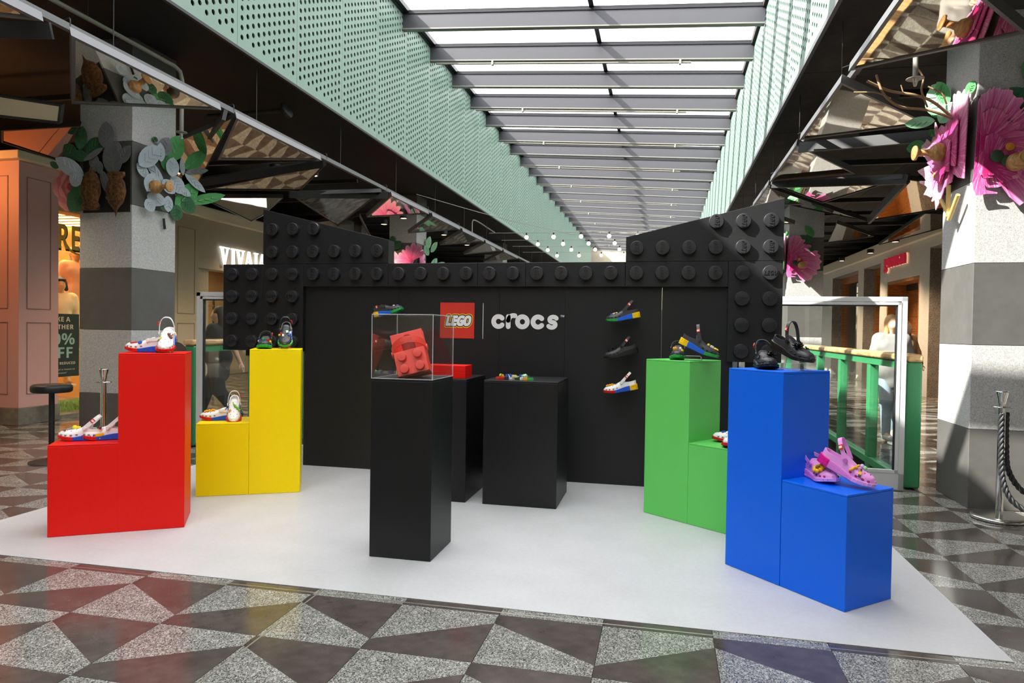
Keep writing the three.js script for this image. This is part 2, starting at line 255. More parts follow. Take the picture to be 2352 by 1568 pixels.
// ---------- mirrored canopies ----------
// facet: three corners; mirror on the underside in a shallow frame
function facet(P, label, group, dark = false, fw = dark ? 0.02 : 0.03) {
  const c = P.reduce((a, p) => a.add(V3(...p)), V3(0, 0, 0)).multiplyScalar(1 / P.length);
  const e1 = V3(...P[1]).sub(V3(...P[0])), n = e1.clone().cross(V3(...P[2]).sub(V3(...P[0]))).normalize(); if (n.y > 0) n.negate();
  const u = e1.normalize(), v = n.clone().cross(u);
  const q = P.map((p) => { const d = V3(...p).sub(c); return [d.dot(u), d.dot(v)]; });
  const area = q.reduce((a, p, i) => { const r = q[(i + 1) % q.length]; return a + p[0] * r[1] - r[0] * p[1]; }, 0); if (area < 0) q.reverse();
  const inset = (d) => q.map((p, i) => { // offset polygon
    const a = q[(i + q.length - 1) % q.length], b = q[(i + 1) % q.length]; const l1 = [p[0] - a[0], p[1] - a[1]], l2 = [b[0] - p[0], b[1] - p[1]];
    const m1 = Math.hypot(...l1), m2 = Math.hypot(...l2), n1 = [-l1[1] / m1, l1[0] / m1], n2 = [-l2[1] / m2, l2[0] / m2], k = d / Math.max(0.2, 1 + n1[0] * n2[0] + n1[1] * n2[1]); return [p[0] + (n1[0] + n2[0]) * k, p[1] + (n1[1] + n2[1]) * k]; });
  const g = thing('mirror_facet', label, 'ceiling mirror', c.toArray(), 0, group); g.quaternion.setFromRotationMatrix(new THREE.Matrix4().makeBasis(u, v, n));
  const ring = shapeOf(q); const hole = new THREE.Path(); inset(fw).reverse().forEach((p, i) => (i ? hole.lineTo(...p) : hole.moveTo(...p))); ring.holes.push(hole);
  part(g, 'frame', ext(ring, dark ? 0.05 : 0.075).translate(0, 0, dark ? -0.045 : -0.07), dark ? M.frameDark : M.frameEdge);
  part(g, 'backing', ext(shapeOf(inset(0.008)), 0.012).translate(0, 0, -0.06), M.frameDark);
  part(g, 'mirror', muv(ext(shapeOf(inset(fw * 0.8)), 0.006).translate(0, 0, -0.012)), M.mirror);
  return g;
}
const gm = 'triangular ceiling mirrors hung over the arcade sides';
{
  const RL = -4.66, RR = 1.53, RY = 3.716, nm = (a, b) => `triangular ceiling mirror ${a}, ${b}`;
  const zs = [[-0.3, -2.25], [-2.45, -4.34], [-4.588, -6.482], [-6.748, -8.668], [-8.881, -10.98], [-11.17, -13.1], [-13.32, -15.25], [-15.47, -17.4], [-17.6, -19.5], [-19.7, -21.7]];
  const ord = ['just behind the camera line', 'cut by the left edge of the picture', 'in front of the banded column', 'one bay behind the banded column', 'two bays behind the column', 'three bays behind the column', 'beside the far column', 'beyond the far column', 'second beyond the far column', 'third beyond the far column'];
  zs.forEach(([a, b], i) => {
    const m = (a + b) / 2;
    if (i !== 4) facet([[RL, RY, a], [RL, RY, b], [-5.53, 3.5, m + 0.08]], nm('on the left rail', ord[i]), gm);
    if (i > 0) facet([[RR, RY, a], [RR, RY, b], [i === 3 ? 2.58 : 2.46, 3.56, m + 0.03]], nm('on the right rail', ord[i].replace('left', 'right')), gm);
  });
  // inner facets, left
  facet([[-5.49, 3.5, -5.4], [-5.6, 3.35, -5.48], [-6.25, 3.42, -5.36], [-7.3, 3.5, -4.6]], nm('reflecting pink panelling', 'above the pink shop'), gm, true);
  facet([[-5.97, 3.45, -5.99], [-7.15, 3.5, -6.13], [-7.44, 3.45, -6.38], [-7.02, 3.4, -6.78], [-6.35, 3.42, -6.28]], nm('lower of two', 'reflecting pink panelling beside the column'), gm, true);
  facet([[-4.68, 3.71, -6.72], [-6.1, 3.24, -7.97], [-5.75, 3.56, -7.05]], nm('narrow and steep', 'just right of the grey leaf board'), gm, true);
  facet([[-4.68, 3.7, -8.85], [-5.5, 3.5, -9.58], [-6.5, 3.36, -8.66]], nm('pointing at the rail', 'above the left end of the black brick wall'), gm, true);
  facet([[-4.68, 3.7, -10.78], [-6.3, 3.4, -12.4], [-5.72, 3.46, -9.66]], nm('large and dark', 'above the slope of the black brick wall'), gm, true);
  facet([[-7.2, 3.42, -9.5], [-5.95, 3.45, -9.85], [-7.5, 3.5, -11.7], [-8.2, 3.55, -12.4]], nm('reflecting a white sign', 'above the beige shop front'), gm, true);
  facet([[-5.6, 3.5, -11.9], [-7.4, 3.45, -12.6], [-6.4, 3.4, -14.2]], nm('inner', 'over the beige shop'), gm, true);
  // inner facets, right
  facet([[1.55, 3.69, -11.05], [2.94, 3.42, -9.62], [2.43, 3.5, -11.7]], nm('long and bright', 'above the right end of the black brick wall'), gm, true);
  facet([[1.56, 3.69, -11.15], [2.42, 3.52, -11.8], [3.3, 3.35, -12.5], [2.05, 3.6, -12.9]], nm('reflecting a pink flower', 'above the far right column'), gm, true);
  facet([[3.0, 3.42, -9.66], [3.3, 3.3, -12.3], [4.3, 3.4, -11.8], [4.1, 3.45, -10.6]], nm('reflecting the pale shop wall', 'left of the large pink flower'), gm, true);
  facet([[2.98, 3.4, -13.19], [4.0, 3.35, -14.67], [3.62, 3.5, -16.8]], nm('small', 'right of the far pink flower'), gm, true);
  facet([[2.8, 3.5, -5.6], [4.6, 3.5, -5.0], [4.2, 3.4, -6.8]], nm('hidden', 'behind the large pink flower'), gm, true);
  facet([[4.2, 3.45, -12.6], [5.3, 3.45, -13.0], [4.6, 3.4, -16.5]], nm('inner', 'over the red sign'), gm, true);
  // dark fins between facets
  const fin = (a, b, label) => { const A = V3(...a), B = V3(...b), d = B.clone().sub(A), l = d.length(); const f = one('canopy_beam', label, 'beam', bx(0, l, -0.06, 0.06, -0.02, 0.02), M.frameDark, 'dark beams between ceiling mirrors'); f.position.copy(A); f.quaternion.setFromUnitVectors(V3(1, 0, 0), d.normalize()); };
  fin([-4.7, 3.7, -6.6], [-7.3, 3.42, -8.9], 'dark canopy beam running from the left rail to the beige shop');
  fin([-4.7, 3.7, -8.78], [-6.05, 3.3, -7.95], 'dark canopy beam crossing above the left wing of the brick wall');
  fin([-4.7, 3.7, -11.07], [-5.7, 3.46, -9.6], 'dark canopy beam above the left slope of the brick wall');
  fin([1.57, 3.68, -8.9], [3.2, 3.45, -7.6], 'dark canopy beam left of the large pink flower, upper');
  fin([1.57, 3.68, -11.0], [3.0, 3.4, -9.6], 'dark canopy beam left of the large pink flower, lower');
  fin([3.3, 3.32, -12.4], [3.0, 3.42, -9.6], 'dark canopy beam left of the red sign');
  fin([-4.7, 3.69, -4.45], [-7.2, 3.5, -3.4], 'dark canopy beam at the upper left corner of the picture');
  for (const [x, side] of [[-4.76, 'left'], [1.66, 'right']]) {
    const r = struct('trim_' + side, 'metal edge rail of the mirror canopy'); part(r, 'rail', bx(x - 0.025, x + 0.025, 3.785, 3.84, ROOM.z0 + 1, 8), M.rail);
    for (let z = 6; z > -30; z -= 2.155) { part(r, 'hanger_rod', bar([x, 3.84, z - 0.35], [x, YB, z - 0.35], 0.0045), M.pipeDark); part(r, 'bracket', tube([[x + 0.02, 3.78, z + 0.12], [x + 0.02, 3.88, z + 0.12], [x - 0.03, 3.89, z + 0.1], [x - 0.1, 3.87, z + 0.1]], 0.006, 12), M.pipeDark); }
  }
  // upper dark deck above the facets
  const deck = struct('ceiling_deck', 'black service ceiling above the mirrors');
  part(deck, 'joist', Array.from({ length: 22 }, (_, i) => bx(-9, -5.5, 4.05, 4.11, -2 - i * 1.6, -1.95 - i * 1.6)), M.frameDark);
  part(deck, 'joist', Array.from({ length: 22 }, (_, i) => bx(2.5, 6.2, 4.05, 4.13, -2 - i * 1.6, -1.94 - i * 1.6)), M.frameDark);
}
// sprinkler pipes under the left soffit
{
  const p = thing('sprinkler_pipe', 'grey sprinkler pipe bending down through the left canopy', 'pipe', [0, 0, 0]);
  part(p, 'pipe', [tube([[-5.2, 4.2, -1.5], [-5.2, 4.2, -4], [-5.2, 4.2, -6.3], [-5.2, 4.19, -6.5], [-5.2, 4.12, -6.55], [-5.2, 3.9, -6.55], [-5.2, 3.52, -6.55]], 0.022, 60, 8)], M.pipe);
  part(p, 'escutcheon', cyl(0.06, 0.06, 0.006, -5.2, 3.52, -6.55), M.pipe); part(p, 'sprinkler_head', [cyl(0.012, 0.018, 0.05, -5.2, 3.46, -6.55, 8), cyl(0.025, 0.025, 0.004, -5.2, 3.455, -6.55, 10)], M.chrome);
  for (const z of [-5.3, -3.6]) part(p, 'hanger', bar([-5.2, 4.2, z], [-5.2, YB, z], 0.005), M.pipeDark);
  const q = thing('sprinkler_pipe', 'grey sprinkler pipe above the right canopy with a round plate', 'pipe'); part(q, 'pipe', bar([2.05, YB, -6.45], [2.05, 3.6, -6.45], 0.022, 8), M.pipe); part(q, 'escutcheon', cyl(0.07, 0.07, 0.006, 2.05, 3.6, -6.45), M.pipe); part(q, 'sprinkler_head', cyl(0.012, 0.03, 0.06, 2.05, 3.54, -6.45, 8), M.chrome);
  const s = thing('ceiling_speaker', 'grey round spotlight on a bracket under the left soffit', 'spotlight'); part(s, 'arm', bar([-6.1, 4.25, -8.2], [-5.0, 4.3, -8.3], 0.03, 8), M.pipeDark); const h = part(s, 'head', lathe([[0, -0.04], [0.09, -0.04], [0.11, 0], [0.1, 0.03], [0, 0.02]]), M.pipeDark); h.position.set(-4.98, 4.3, -8.3); h.rotation.set(0, 0, -1.1);
  const t = thing('sprinkler_pipe', 'grey pipe loop above the far left canopy rail', 'pipe'); part(t, 'pipe', tube([[-4.9, 4.25, -19.5], [-4.9, 4.25, -17.2], [-4.9, 4.2, -17.1], [-4.9, 3.8, -17.1]], 0.02, 30, 6), M.pipe);
}

// ---------- downlights ----------
{
  const proto = thing('downlight', 'warm round downlight, nearest of those in the left canopy', 'downlight', [0, 0, 0], 0, 'warm downlights in the left canopy');
  part(proto, 'housing', lathe([[0, 0.1], [0.075, 0.1], [0.08, 0.09], [0.08, 0], [0.066, 0], [0.066, 0.012], [0, 0.012]], 20), M.lampBlack); part(proto, 'lamp', cyl(0.064, 0.064, 0.006, 0, 0.004, 0, 20), M.lampWarm);
  const spots = [[-5.62, 3.78, -4.35, 0], [-6.15, 3.78, -4.75, 0], [-7.4, 3.6, -5.6, 1], [-5.35, 3.75, -9.7, 0], [-5.7, 3.72, -9.2, 0], [-5.2, 3.72, -11.3, 0], [-5.6, 3.7, -11.6, 0], [-6.3, 3.62, -11.2, 1], [-7.4, 3.45, -9.4, 1], [-7.0, 3.5, -10.4, 0], [-5.4, 3.72, -13.6, 0], [-6.1, 3.7, -14.2, 1], [-5.3, 3.7, -16, 0], [-5.3, 3.7, -18, 0], [-6.6, 3.5, -8.2, 0], [-7.9, 3.55, -12.8, 1]];
  const spotsR = [[2.9, 3.6, -8.5, 0], [3.4, 3.5, -10.4, 0], [3.2, 3.55, -13.4, 0], [3.9, 3.5, -15.4, 0], [4.5, 3.45, -14.2, 1], [4.9, 3.45, -16.4, 1], [5.0, 3.45, -18.6, 1], [3.4, 3.5, -17.8, 0], [4.9, 3.5, -21, 1], [4.6, 3.5, -23.8, 1]];  // the lit ones are set strong to brighten the right shop wall
  [...spots, ...spotsR].forEach(([x, y, z, lit], i) => {
    const L = i < spots.length, ord = ['nearest', 'second', 'third', 'fourth', 'fifth', 'sixth', 'seventh', 'eighth', 'ninth', 'tenth', 'eleventh', 'twelfth', 'thirteenth', 'fourteenth', 'fifteenth', 'farthest'];
    const rank = (L ? spots : spotsR).filter((q) => Math.hypot(q[0], q[2]) < Math.hypot(x, z)).length, lb = `warm round downlight, ${rank === (L ? spots : spotsR).length - 1 ? 'farthest' : ord[rank]}${rank ? ' from the camera' : ''} of those in the ${L ? 'left' : 'right'} canopy`;
    proto.userData.label = i ? proto.userData.label : lb;
    const d = i ? copyOf(proto, 'downlight', lb, i < spots.length ? 'warm downlights in the left canopy' : 'warm downlights in the right canopy') : proto;
    d.position.set(x, y, z);
    if (lit) { const s = new THREE.SpotLight(new THREE.Color(1, 0.72, 0.45), (i < spots.length ? 24 : 60), 0, 1.05, 0.6, 2); s.position.set(x, y - 0.005, z); s.target.position.set(x, 0, z); s.castShadow = true; s.shadow.radius = 3; scene.add(s, s.target); }
  });
  const o = copyOf(proto, 'downlight', 'unseen orange lamp out of view, lighting the pink pier', 'warm downlights in the left canopy'); o.position.set(-9.6, 3.5, -6.4);
  const unseenLamp = new THREE.PointLight(new THREE.Color(1, 0.36, 0.1), 9, 0, 2); unseenLamp.position.set(-9.6, 3.42, -6.4); unseenLamp.castShadow = true; unseenLamp.shadow.radius = 3; scene.add(unseenLamp);  // lamp out of view, placed to light the pier front orange
}
// festoon lights across the far arcade
[[3.9, -17.7], [3.9, -19.15], [3.9, -20.6], [3.9, -22.2]].forEach(([y, z], r) => {
  const t = thing('string_light', `string of round glowing bulbs across the arcade, ${['nearest and highest', 'second from the front', 'third from the front', 'farthest and lowest'][r]} of four`, 'string light', [0, y, z]);
  const pts = []; for (let i = 0; i <= 12; i++) pts.push([-4.6 + i * 0.51, 0.06 + 0.0004 * (i - 6) ** 2, 0]);
  part(t, 'cable', tube(pts, 0.006, 30, 5), M.pipe);
  const bulb = new THREE.SphereGeometry(0.052, 14, 10), cap = cyl(0.016, 0.02, 0.06, 0, 0, 0, 8);
  for (let i = 0; i < 8; i++) { const x = -3.58 + r * 0.04 + i * 0.722; if (x > 1.4) break; const c = part(t, 'socket', cap, M.lampBlack); c.position.set(x, 0, 0); const b = part(t, 'bulb', bulb, M.bulb); b.position.set(x, -0.05, 0); }
});
one('stay_cable', 'thin pale cable slung across the far arcade above the bulbs', 'cable', [tube([[-4.9, 4.1, -13], [-3.6, 3.86, -14.5], [-2.2, 3.75, -16.6]], 0.006, 20, 5), tube([[-2.2, 3.75, -16.6], [-0.5, 3.78, -16.6], [1.5, 3.85, -16.6]], 0.006, 20, 5)], M.pipe);

// ---------- left shops ----------
function moulding(p, x0, x1, y0, y1, z, axis, mat) { // thin raised frame on a face: axis 'z' faces +z, 'x' faces +x
  const t = 0.012, e = 0.008, f = (a, b, c, d) => axis === 'z' ? bx(a, b, c, d, z - 0.002, z + e, 0.003) : bx(z - 0.002, z + e, c, d, a, b, 0.003);
  part(p, 'moulding', [f(x0, x1, y0, y0 + t), f(x0, x1, y1 - t, y1), f(x0, x0 + t, y0, y1), f(x1 - t, x1, y0, y1)], mat);
}
{
  const p = struct('wall_pink_pier', 'pink panelled shop pier with a grey stone base');
  part(p, 'shaft', bx(-12.4, -8.6, 0.235, 3.62, -8.27, -7.642, 0.006), M.pink);
  part(p, 'base', bx(-12.4, -8.585, 0, 0.235, -8.285, -7.627, 0.006), M.pinkBase);
  moulding(p, -8.14, -7.76, 0.42, 1.42, -8.6, 'x', M.pinkLine); moulding(p, -8.14, -7.76, 1.6, 3.42, -8.6, 'x', M.pinkLine);
  moulding(p, -10.4, -8.78, 0.42, 1.42, -7.642, 'z', M.pinkLine); moulding(p, -10.4, -8.78, 1.6, 3.42, -7.642, 'z', M.pinkLine);
  part(p, 'cornice', [bx(-12.4, -8.5, 3.62, 3.74, -10.8, -7.54, 0.02)], M.cream);
  // shop window room
  const w = struct('wall_shop_left', 'warm lit display window of the pink shop');
  part(w, 'wall_panel', [bx(-12.4, -12.3, 0, 4.2, -10.9, -8.27), bx(-12.4, -8.7, 0, 4.2, -10.98, -10.9), bx(-12.4, -8.62, 3.62, 3.7, -10.9, -8.27)], M.warmWall);
  part(w, 'lintel', bx(-8.9, -8.62, 3.05, 3.62, -10.9, -8.27), M.warmWall);
  part(w, 'sill', bx(-8.92, -8.62, 0, 0.06, -10.9, -8.27), M.pinkBase);
  part(w, 'ceiling_slat', Array.from({ length: 9 }, (_, i) => bx(-12.2, -8.95, 3.2, 3.28, -10.7 + i * 0.28, -10.6 + i * 0.28)), M.cream);
  part(w, 'pane', bx(-8.78, -8.77, 0.06, 3.05, -10.88, -8.28), M.glass);
  const lamp = part(w, 'unseen_lamp_panel', bx(-11.6, -9.2, 3.55, 3.57, -10.6, -8.6), glow('#ffc27a', 3));  // unseen panel, lights the pink shop window from above
  const ra = new THREE.RectAreaLight(new THREE.Color(1, 0.66, 0.3), 20, 2.4, 2); ra.position.set(-10.4, 3.5, -9.6); ra.lookAt(-10.4, 0, -9.6); scene.add(ra);
  const g = thing('display_turf', 'strip of green artificial grass inside the pink shop window', 'turf', [0, 0, 0]); part(g, 'mat', bx(-10.4, -8.8, 0.01, 0.05, -10.85, -8.3), M.leafD);
  const blades = []; seed = 77; for (let i = 0; i < 1500; i++) { const x = rr(-9.7, -8.82), z = rr(-10.4, -8.35), h = rr(0.04, 0.13); blades.push(new THREE.ConeGeometry(0.008, h, 3).rotateZ(rr(-0.5, 0.5)).rotateX(rr(-0.5, 0.5)).translate(x, 0.05 + h / 2, z)); }
  const st = part(g, 'grass_blades', mg(blades), std('#7d9a35', 0.7)); st.userData.kind = 'stuff';
  const sg = thing('window_sign', 'gold outlined letters ORE on the pink shop window', 'sign', [-8.762, 2.7, -8.56], PI / 2); for (const [ch, dx, s] of [['O', -0.3, 0.36], ['R', -0.06, 0.36], ['E', 0.155, 0.36]]) { const a = part(sg, 'letter', text(ch, s, 0.006, font, 0, 0.62), std('#c9a51e', 0.4)); a.position.set(dx, 0, 0.004); const b = part(a, 'letter_outline', text(ch, s * 1.1, 0.003, font, 0, 0.66), std('#14110a', 0.6)); b.position.set(0.012, -0.012, -0.004); }
  part(sg, 'swash', tube([[-0.02, -0.1, 0.004], [0.08, -0.2, 0.004], [0.25, -0.24, 0.004], [0.34, -0.2, 0.004]], 0.016, 20, 6), std('#c9a51e', 0.4));
  const pt = canvasTex(512, 820, (c, W, H) => { c.fillStyle = '#1d2f26'; c.fillRect(0, 0, W, H); c.textAlign = 'center'; const t = (s, y, px, col) => { c.fillStyle = col; c.font = `bold ${px}px sans-serif`; c.fillText(s, W / 2, y); };
    t('TAKE A', 100, 84, '#c8bfae'); t('FURTHER', 200, 84, '#c8bfae'); t('30%', 400, 205, '#8fb3ab'); t('OFF', 575, 195, '#8fb3ab'); t('ALREADY REDUCED', 660, 46, '#c8bfae'); t('there\u2019s always a reason to', 735, 32, '#a9a292'); t('\u201cmid-season\u201d', 780, 32, '#a9a292'); });
  const po = part(scene, numbered('poster'), bx(-0.325, 0.325, -0.5, 0.5, 0, 0.008), [M.rubber, M.rubber, M.rubber, M.rubber, std('#ffffff', 0.6, { map: pt }), M.rubber]); po.geometry = new THREE.BoxGeometry(0.7, 0.94, 0.01); po.position.set(-8.755, 1.08, -8.43); po.rotation.y = PI / 2; tag(po, 'dark green sale poster reading TAKE A FURTHER 30% OFF', 'poster');
}
{
  const w = struct('wall_shop_beige', 'beige panelled shop front with a white illuminated sign');
  const X = -8.65;
  part(w, 'fascia', bx(X - 0.3, X, 2.5, 3.45, -24, -11.35, 0.005), M.beige); part(w, 'cornice', bx(X - 0.3, X + 0.09, 3.45, 3.68, -24, -10.75, 0.03), M.cream);
  part(w, 'pilaster', bx(X - 0.3, X + 0.05, 0, 3.45, -11.32, -10.6, 0.006), M.beige);
  moulding(w, -11.22, -10.75, 1.62, 3.2, X + 0.05, 'x', M.beigeDark); moulding(w, -11.22, -10.75, 0.3, 1.45, X + 0.05, 'x', M.beigeDark);
  part(w, 'return', bx(X - 0.35, X - 0.05, 0, 2.5, -11.75, -11.32), M.beige);
  part(w, 'pane', bx(X - 0.16, X - 0.15, 0.1, 2.5, -16, -11.75), M.glass); part(w, 'pane', bx(X - 0.16, X - 0.15, 0.1, 2.5, -24, -16.03), M.glass);
  part(w, 'mullion', bx(X - 0.19, X - 0.12, 0, 2.5, -16.03, -16), M.frameDark);
  part(w, 'wall_panel', [bx(-12.4, -12.3, 0, 3.6, -24, -11.4), bx(-12.4, X - 0.2, 2.9, 3, -24, -11.4)], M.warmWall); part(w, 'wall_panel', bx(-12.4, X - 0.2, 0, 3, -11.5, -11.4), M.warmWall);
  part(w, 'unseen_lamp_panel', bx(-11.6, -9.4, 2.88, 2.895, -16, -12.4), glow('#ffd9a0', 0.12)); const ra = new THREE.RectAreaLight(new THREE.Color(1, 0.8, 0.55), 4, 2.2, 3.6); ra.position.set(-10.5, 2.86, -14.2); ra.lookAt(-10.5, 0, -14.2); scene.add(ra);  // panel and light out of view, brighten the room behind the beige front
  const s = thing('shop_sign', 'white illuminated letters reading VIVAIA on the beige shop front', 'sign', [X + 0.03, 2.8, -12.77], PI / 2);
  [...'VIVAIA'].forEach((ch, i) => { const m = part(s, 'letter', text(ch, 0.36, 0.03, serif, 0, 0.84), M.signWhite); m.position.set([-0.66, -0.38, -0.14, 0.16, 0.42, 0.66][i], 0, 0); });
  const l = new THREE.RectAreaLight(new THREE.Color(1, 1, 1), 1.2, 1.6, 0.4); l.position.set(X + 0.1, 2.93, -12.75); l.lookAt(X + 5, 2.93, -12.75); scene.add(l);
  const t = struct('wall_shops_left_far', 'plain shop fronts farther along the left side'); part(t, 'wall_panel', bx(X - 0.3, X, 0, 3.68, ROOM.z0, -24.01), M.beigeDark); part(t, 'wall_panel', bx(X - 0.3, X, 0, 3.68, -7.0, ROOM.z1), M.cream);
  // shelves and lamps inside the beige shop
  const sh = thing('shop_shelf', 'dark shelf unit inside the beige shop behind the glass', 'shelf', [-11.2, 0, -14]); part(sh, 'upright', [bx(-0.6, -0.56, 0, 2.2, -1.6, -1.56), bx(-0.6, -0.56, 0, 2.2, 1.56, 1.6), bx(-0.2, -0.16, 0, 2.2, -1.6, -1.56), bx(-0.2, -0.16, 0, 2.2, 1.56, 1.6)], M.frameDark); for (const y of [0.4, 0.9, 1.4, 1.9]) part(sh, 'shelf_board', bx(-0.6, -0.16, y, y + 0.03, -1.6, 1.6), M.wood);
}
// ---------- right shop ----------
{
  const X = 5.9, w = struct('wall_shop_right', 'pale terrazzo shop front with timber lined openings');
  const seg = [[-16.1, 0, -17.31, 3.7], [-17.93, 0, -18.0, 3.7]];
  const pier = (a, b, y0 = 0) => part(w, 'wall_panel', bx(X, X + 0.25, y0, 3.72, a, b, 0.003), M.gormanWall);
  pier(-17.93, -17.31); pier(-20.95, -20.32); pier(-23.19, -22.58); pier(-27.14, -26.52);
  pier(-20.32, -17.93, 2.85); pier(-22.58, -20.95, 3.42); pier(-26.52, -23.19, 3.42); pier(-17.31, -13.4, 3.43);
  part(w, 'cornice', bx(X - 0.12, X + 0.25, 3.66, 3.95, -27.6, 9, 0.01), M.cream);
  const open = (a, b, top, rev) => { part(w, 'reveal', [bx(X + 0.003, X + 0.55, 0, top, b - 0.02, b - 0.001), bx(X + 0.003, X + 0.55, 0, top, a + 0.001, a + 0.02), bx(X + 0.003, X + 0.55, top - 0.02, top, a, b)], M.gormanReveal); if (rev) { part(w, 'timber_frame', [bx(X + 0.3, X + 0.5, 0, top - 0.02, a + 0.02, a + 0.2), bx(X + 0.3, X + 0.5, 0, top - 0.02, b - 0.2, b - 0.02), bx(X + 0.3, X + 0.5, top - 0.22, top - 0.02, a + 0.2, b - 0.2)], M.wood); part(w, 'pane', bx(X + 0.4, X + 0.41, 0, top - 0.22, a + 0.2, b - 0.2), M.glass); } };
  open(-22.58, -20.95, 3.42, true); open(-26.52, -23.19, 3.42, true); open(-17.31, -13.6, 3.43, true);
  const d = struct('door_1', 'timber lined shop doorway under the red sign'); part(d, 'lining', [bx(X + 0.003, X + 0.6, 0, 2.85, -20.319, -20.25), bx(X + 0.003, X + 0.6, 0, 2.85, -18.0, -17.931), bx(X + 0.003, X + 0.6, 2.77, 2.849, -20.25, -18.0)], M.wood);
  for (let i = 0; i < 7; i++) part(d, 'plank', bx(X + 0.5, X + 0.54, i * 0.38, i * 0.38 + 0.376, -20.25, -18.0, 0.004), M.wood);
  part(d, 'header', bx(X + 0.45, X + 0.55, 2.6, 2.77, -20.25, -18.0), M.frameDark);
  part(w, 'room', [bx(9.3, 9.4, 0, 3.7, -27.2, -13), bx(X + 0.26, 9.4, 3.6, 3.7, -27.2, -13), bx(X + 0.26, 9.4, 0, 3.6, -27.3, -27.2)], M.darkRoom);
  const s = thing('shop_sign', 'pink red halo lit letters reading gorman over the timber doorway', 'sign', [X - 0.06, 3.34, -19.25], -PI / 2);
  let at = -1.05; [...'gorman'].forEach((ch) => { const g = text(ch, 0.34, 0.05, font, 0, 0.78); g.computeBoundingBox(); const w = g.boundingBox.max.x - g.boundingBox.min.x, dy = ch === 'g' ? -0.06 : 0; const m = part(s, 'letter', g, M.signPink); m.position.set(at + w / 2, dy, 0); at += w + 0.1; const h = part(m, 'halo', text(ch, 0.36, 0.012, font, 0, 0.81), M.neonWarm); h.position.z = -0.035; });
  const l = new THREE.RectAreaLight(new THREE.Color(1, 0.5, 0.4), 1, 2, 0.3); l.position.set(X - 0.2, 3.34, -19.25); l.lookAt(0, 3.34, -19.25); scene.add(l);
  const t = struct('wall_shops_right_far', 'plain shop fronts along the rest of the right side'); part(t, 'wall_panel', [bx(X, X + 0.3, 0, 3.72, ROOM.z0, -27.15), bx(X, X + 0.3, 0, 3.72, -13.4, -3), bx(X, X + 0.3, 0, 3.72, -2.99, ROOM.z1)], M.gormanWall);
  // clothes rail behind the glass
  const r = thing('clothes_rail', 'white clothes rail with hanging garments behind the right shop window', 'clothes rail', [6.9, 0, -24.6]); part(r, 'rail', [bar([0, 1.6, -0.9], [0, 1.6, 0.9], 0.015), bar([0, 0, -0.9], [0, 1.6, -0.9], 0.015), bar([0, 0, 0.9], [0, 1.6, 0.9], 0.015)], M.alu);
  ['#d9d4cf', '#b3402e', '#2c3f66', '#d6b23e', '#5b3a52', '#e8e5e0', '#35684a'].forEach((c, i) => part(r, 'garment', loft([[[-0.2, 1.5, 0], [0.2, 1.5, 0], [0.2, 1.5, 0.03], [-0.2, 1.5, 0.03]], [[-0.24, 1.2, -0.01], [0.24, 1.2, -0.01], [0.24, 1.2, 0.05], [-0.24, 1.2, 0.05]], [[-0.26, 0.7, 0], [0.26, 0.7, 0], [0.26, 0.7, 0.04], [-0.26, 0.7, 0.04]]]), std(c, 0.8)).position.set(0, 0, -0.75 + i * 0.24));
}

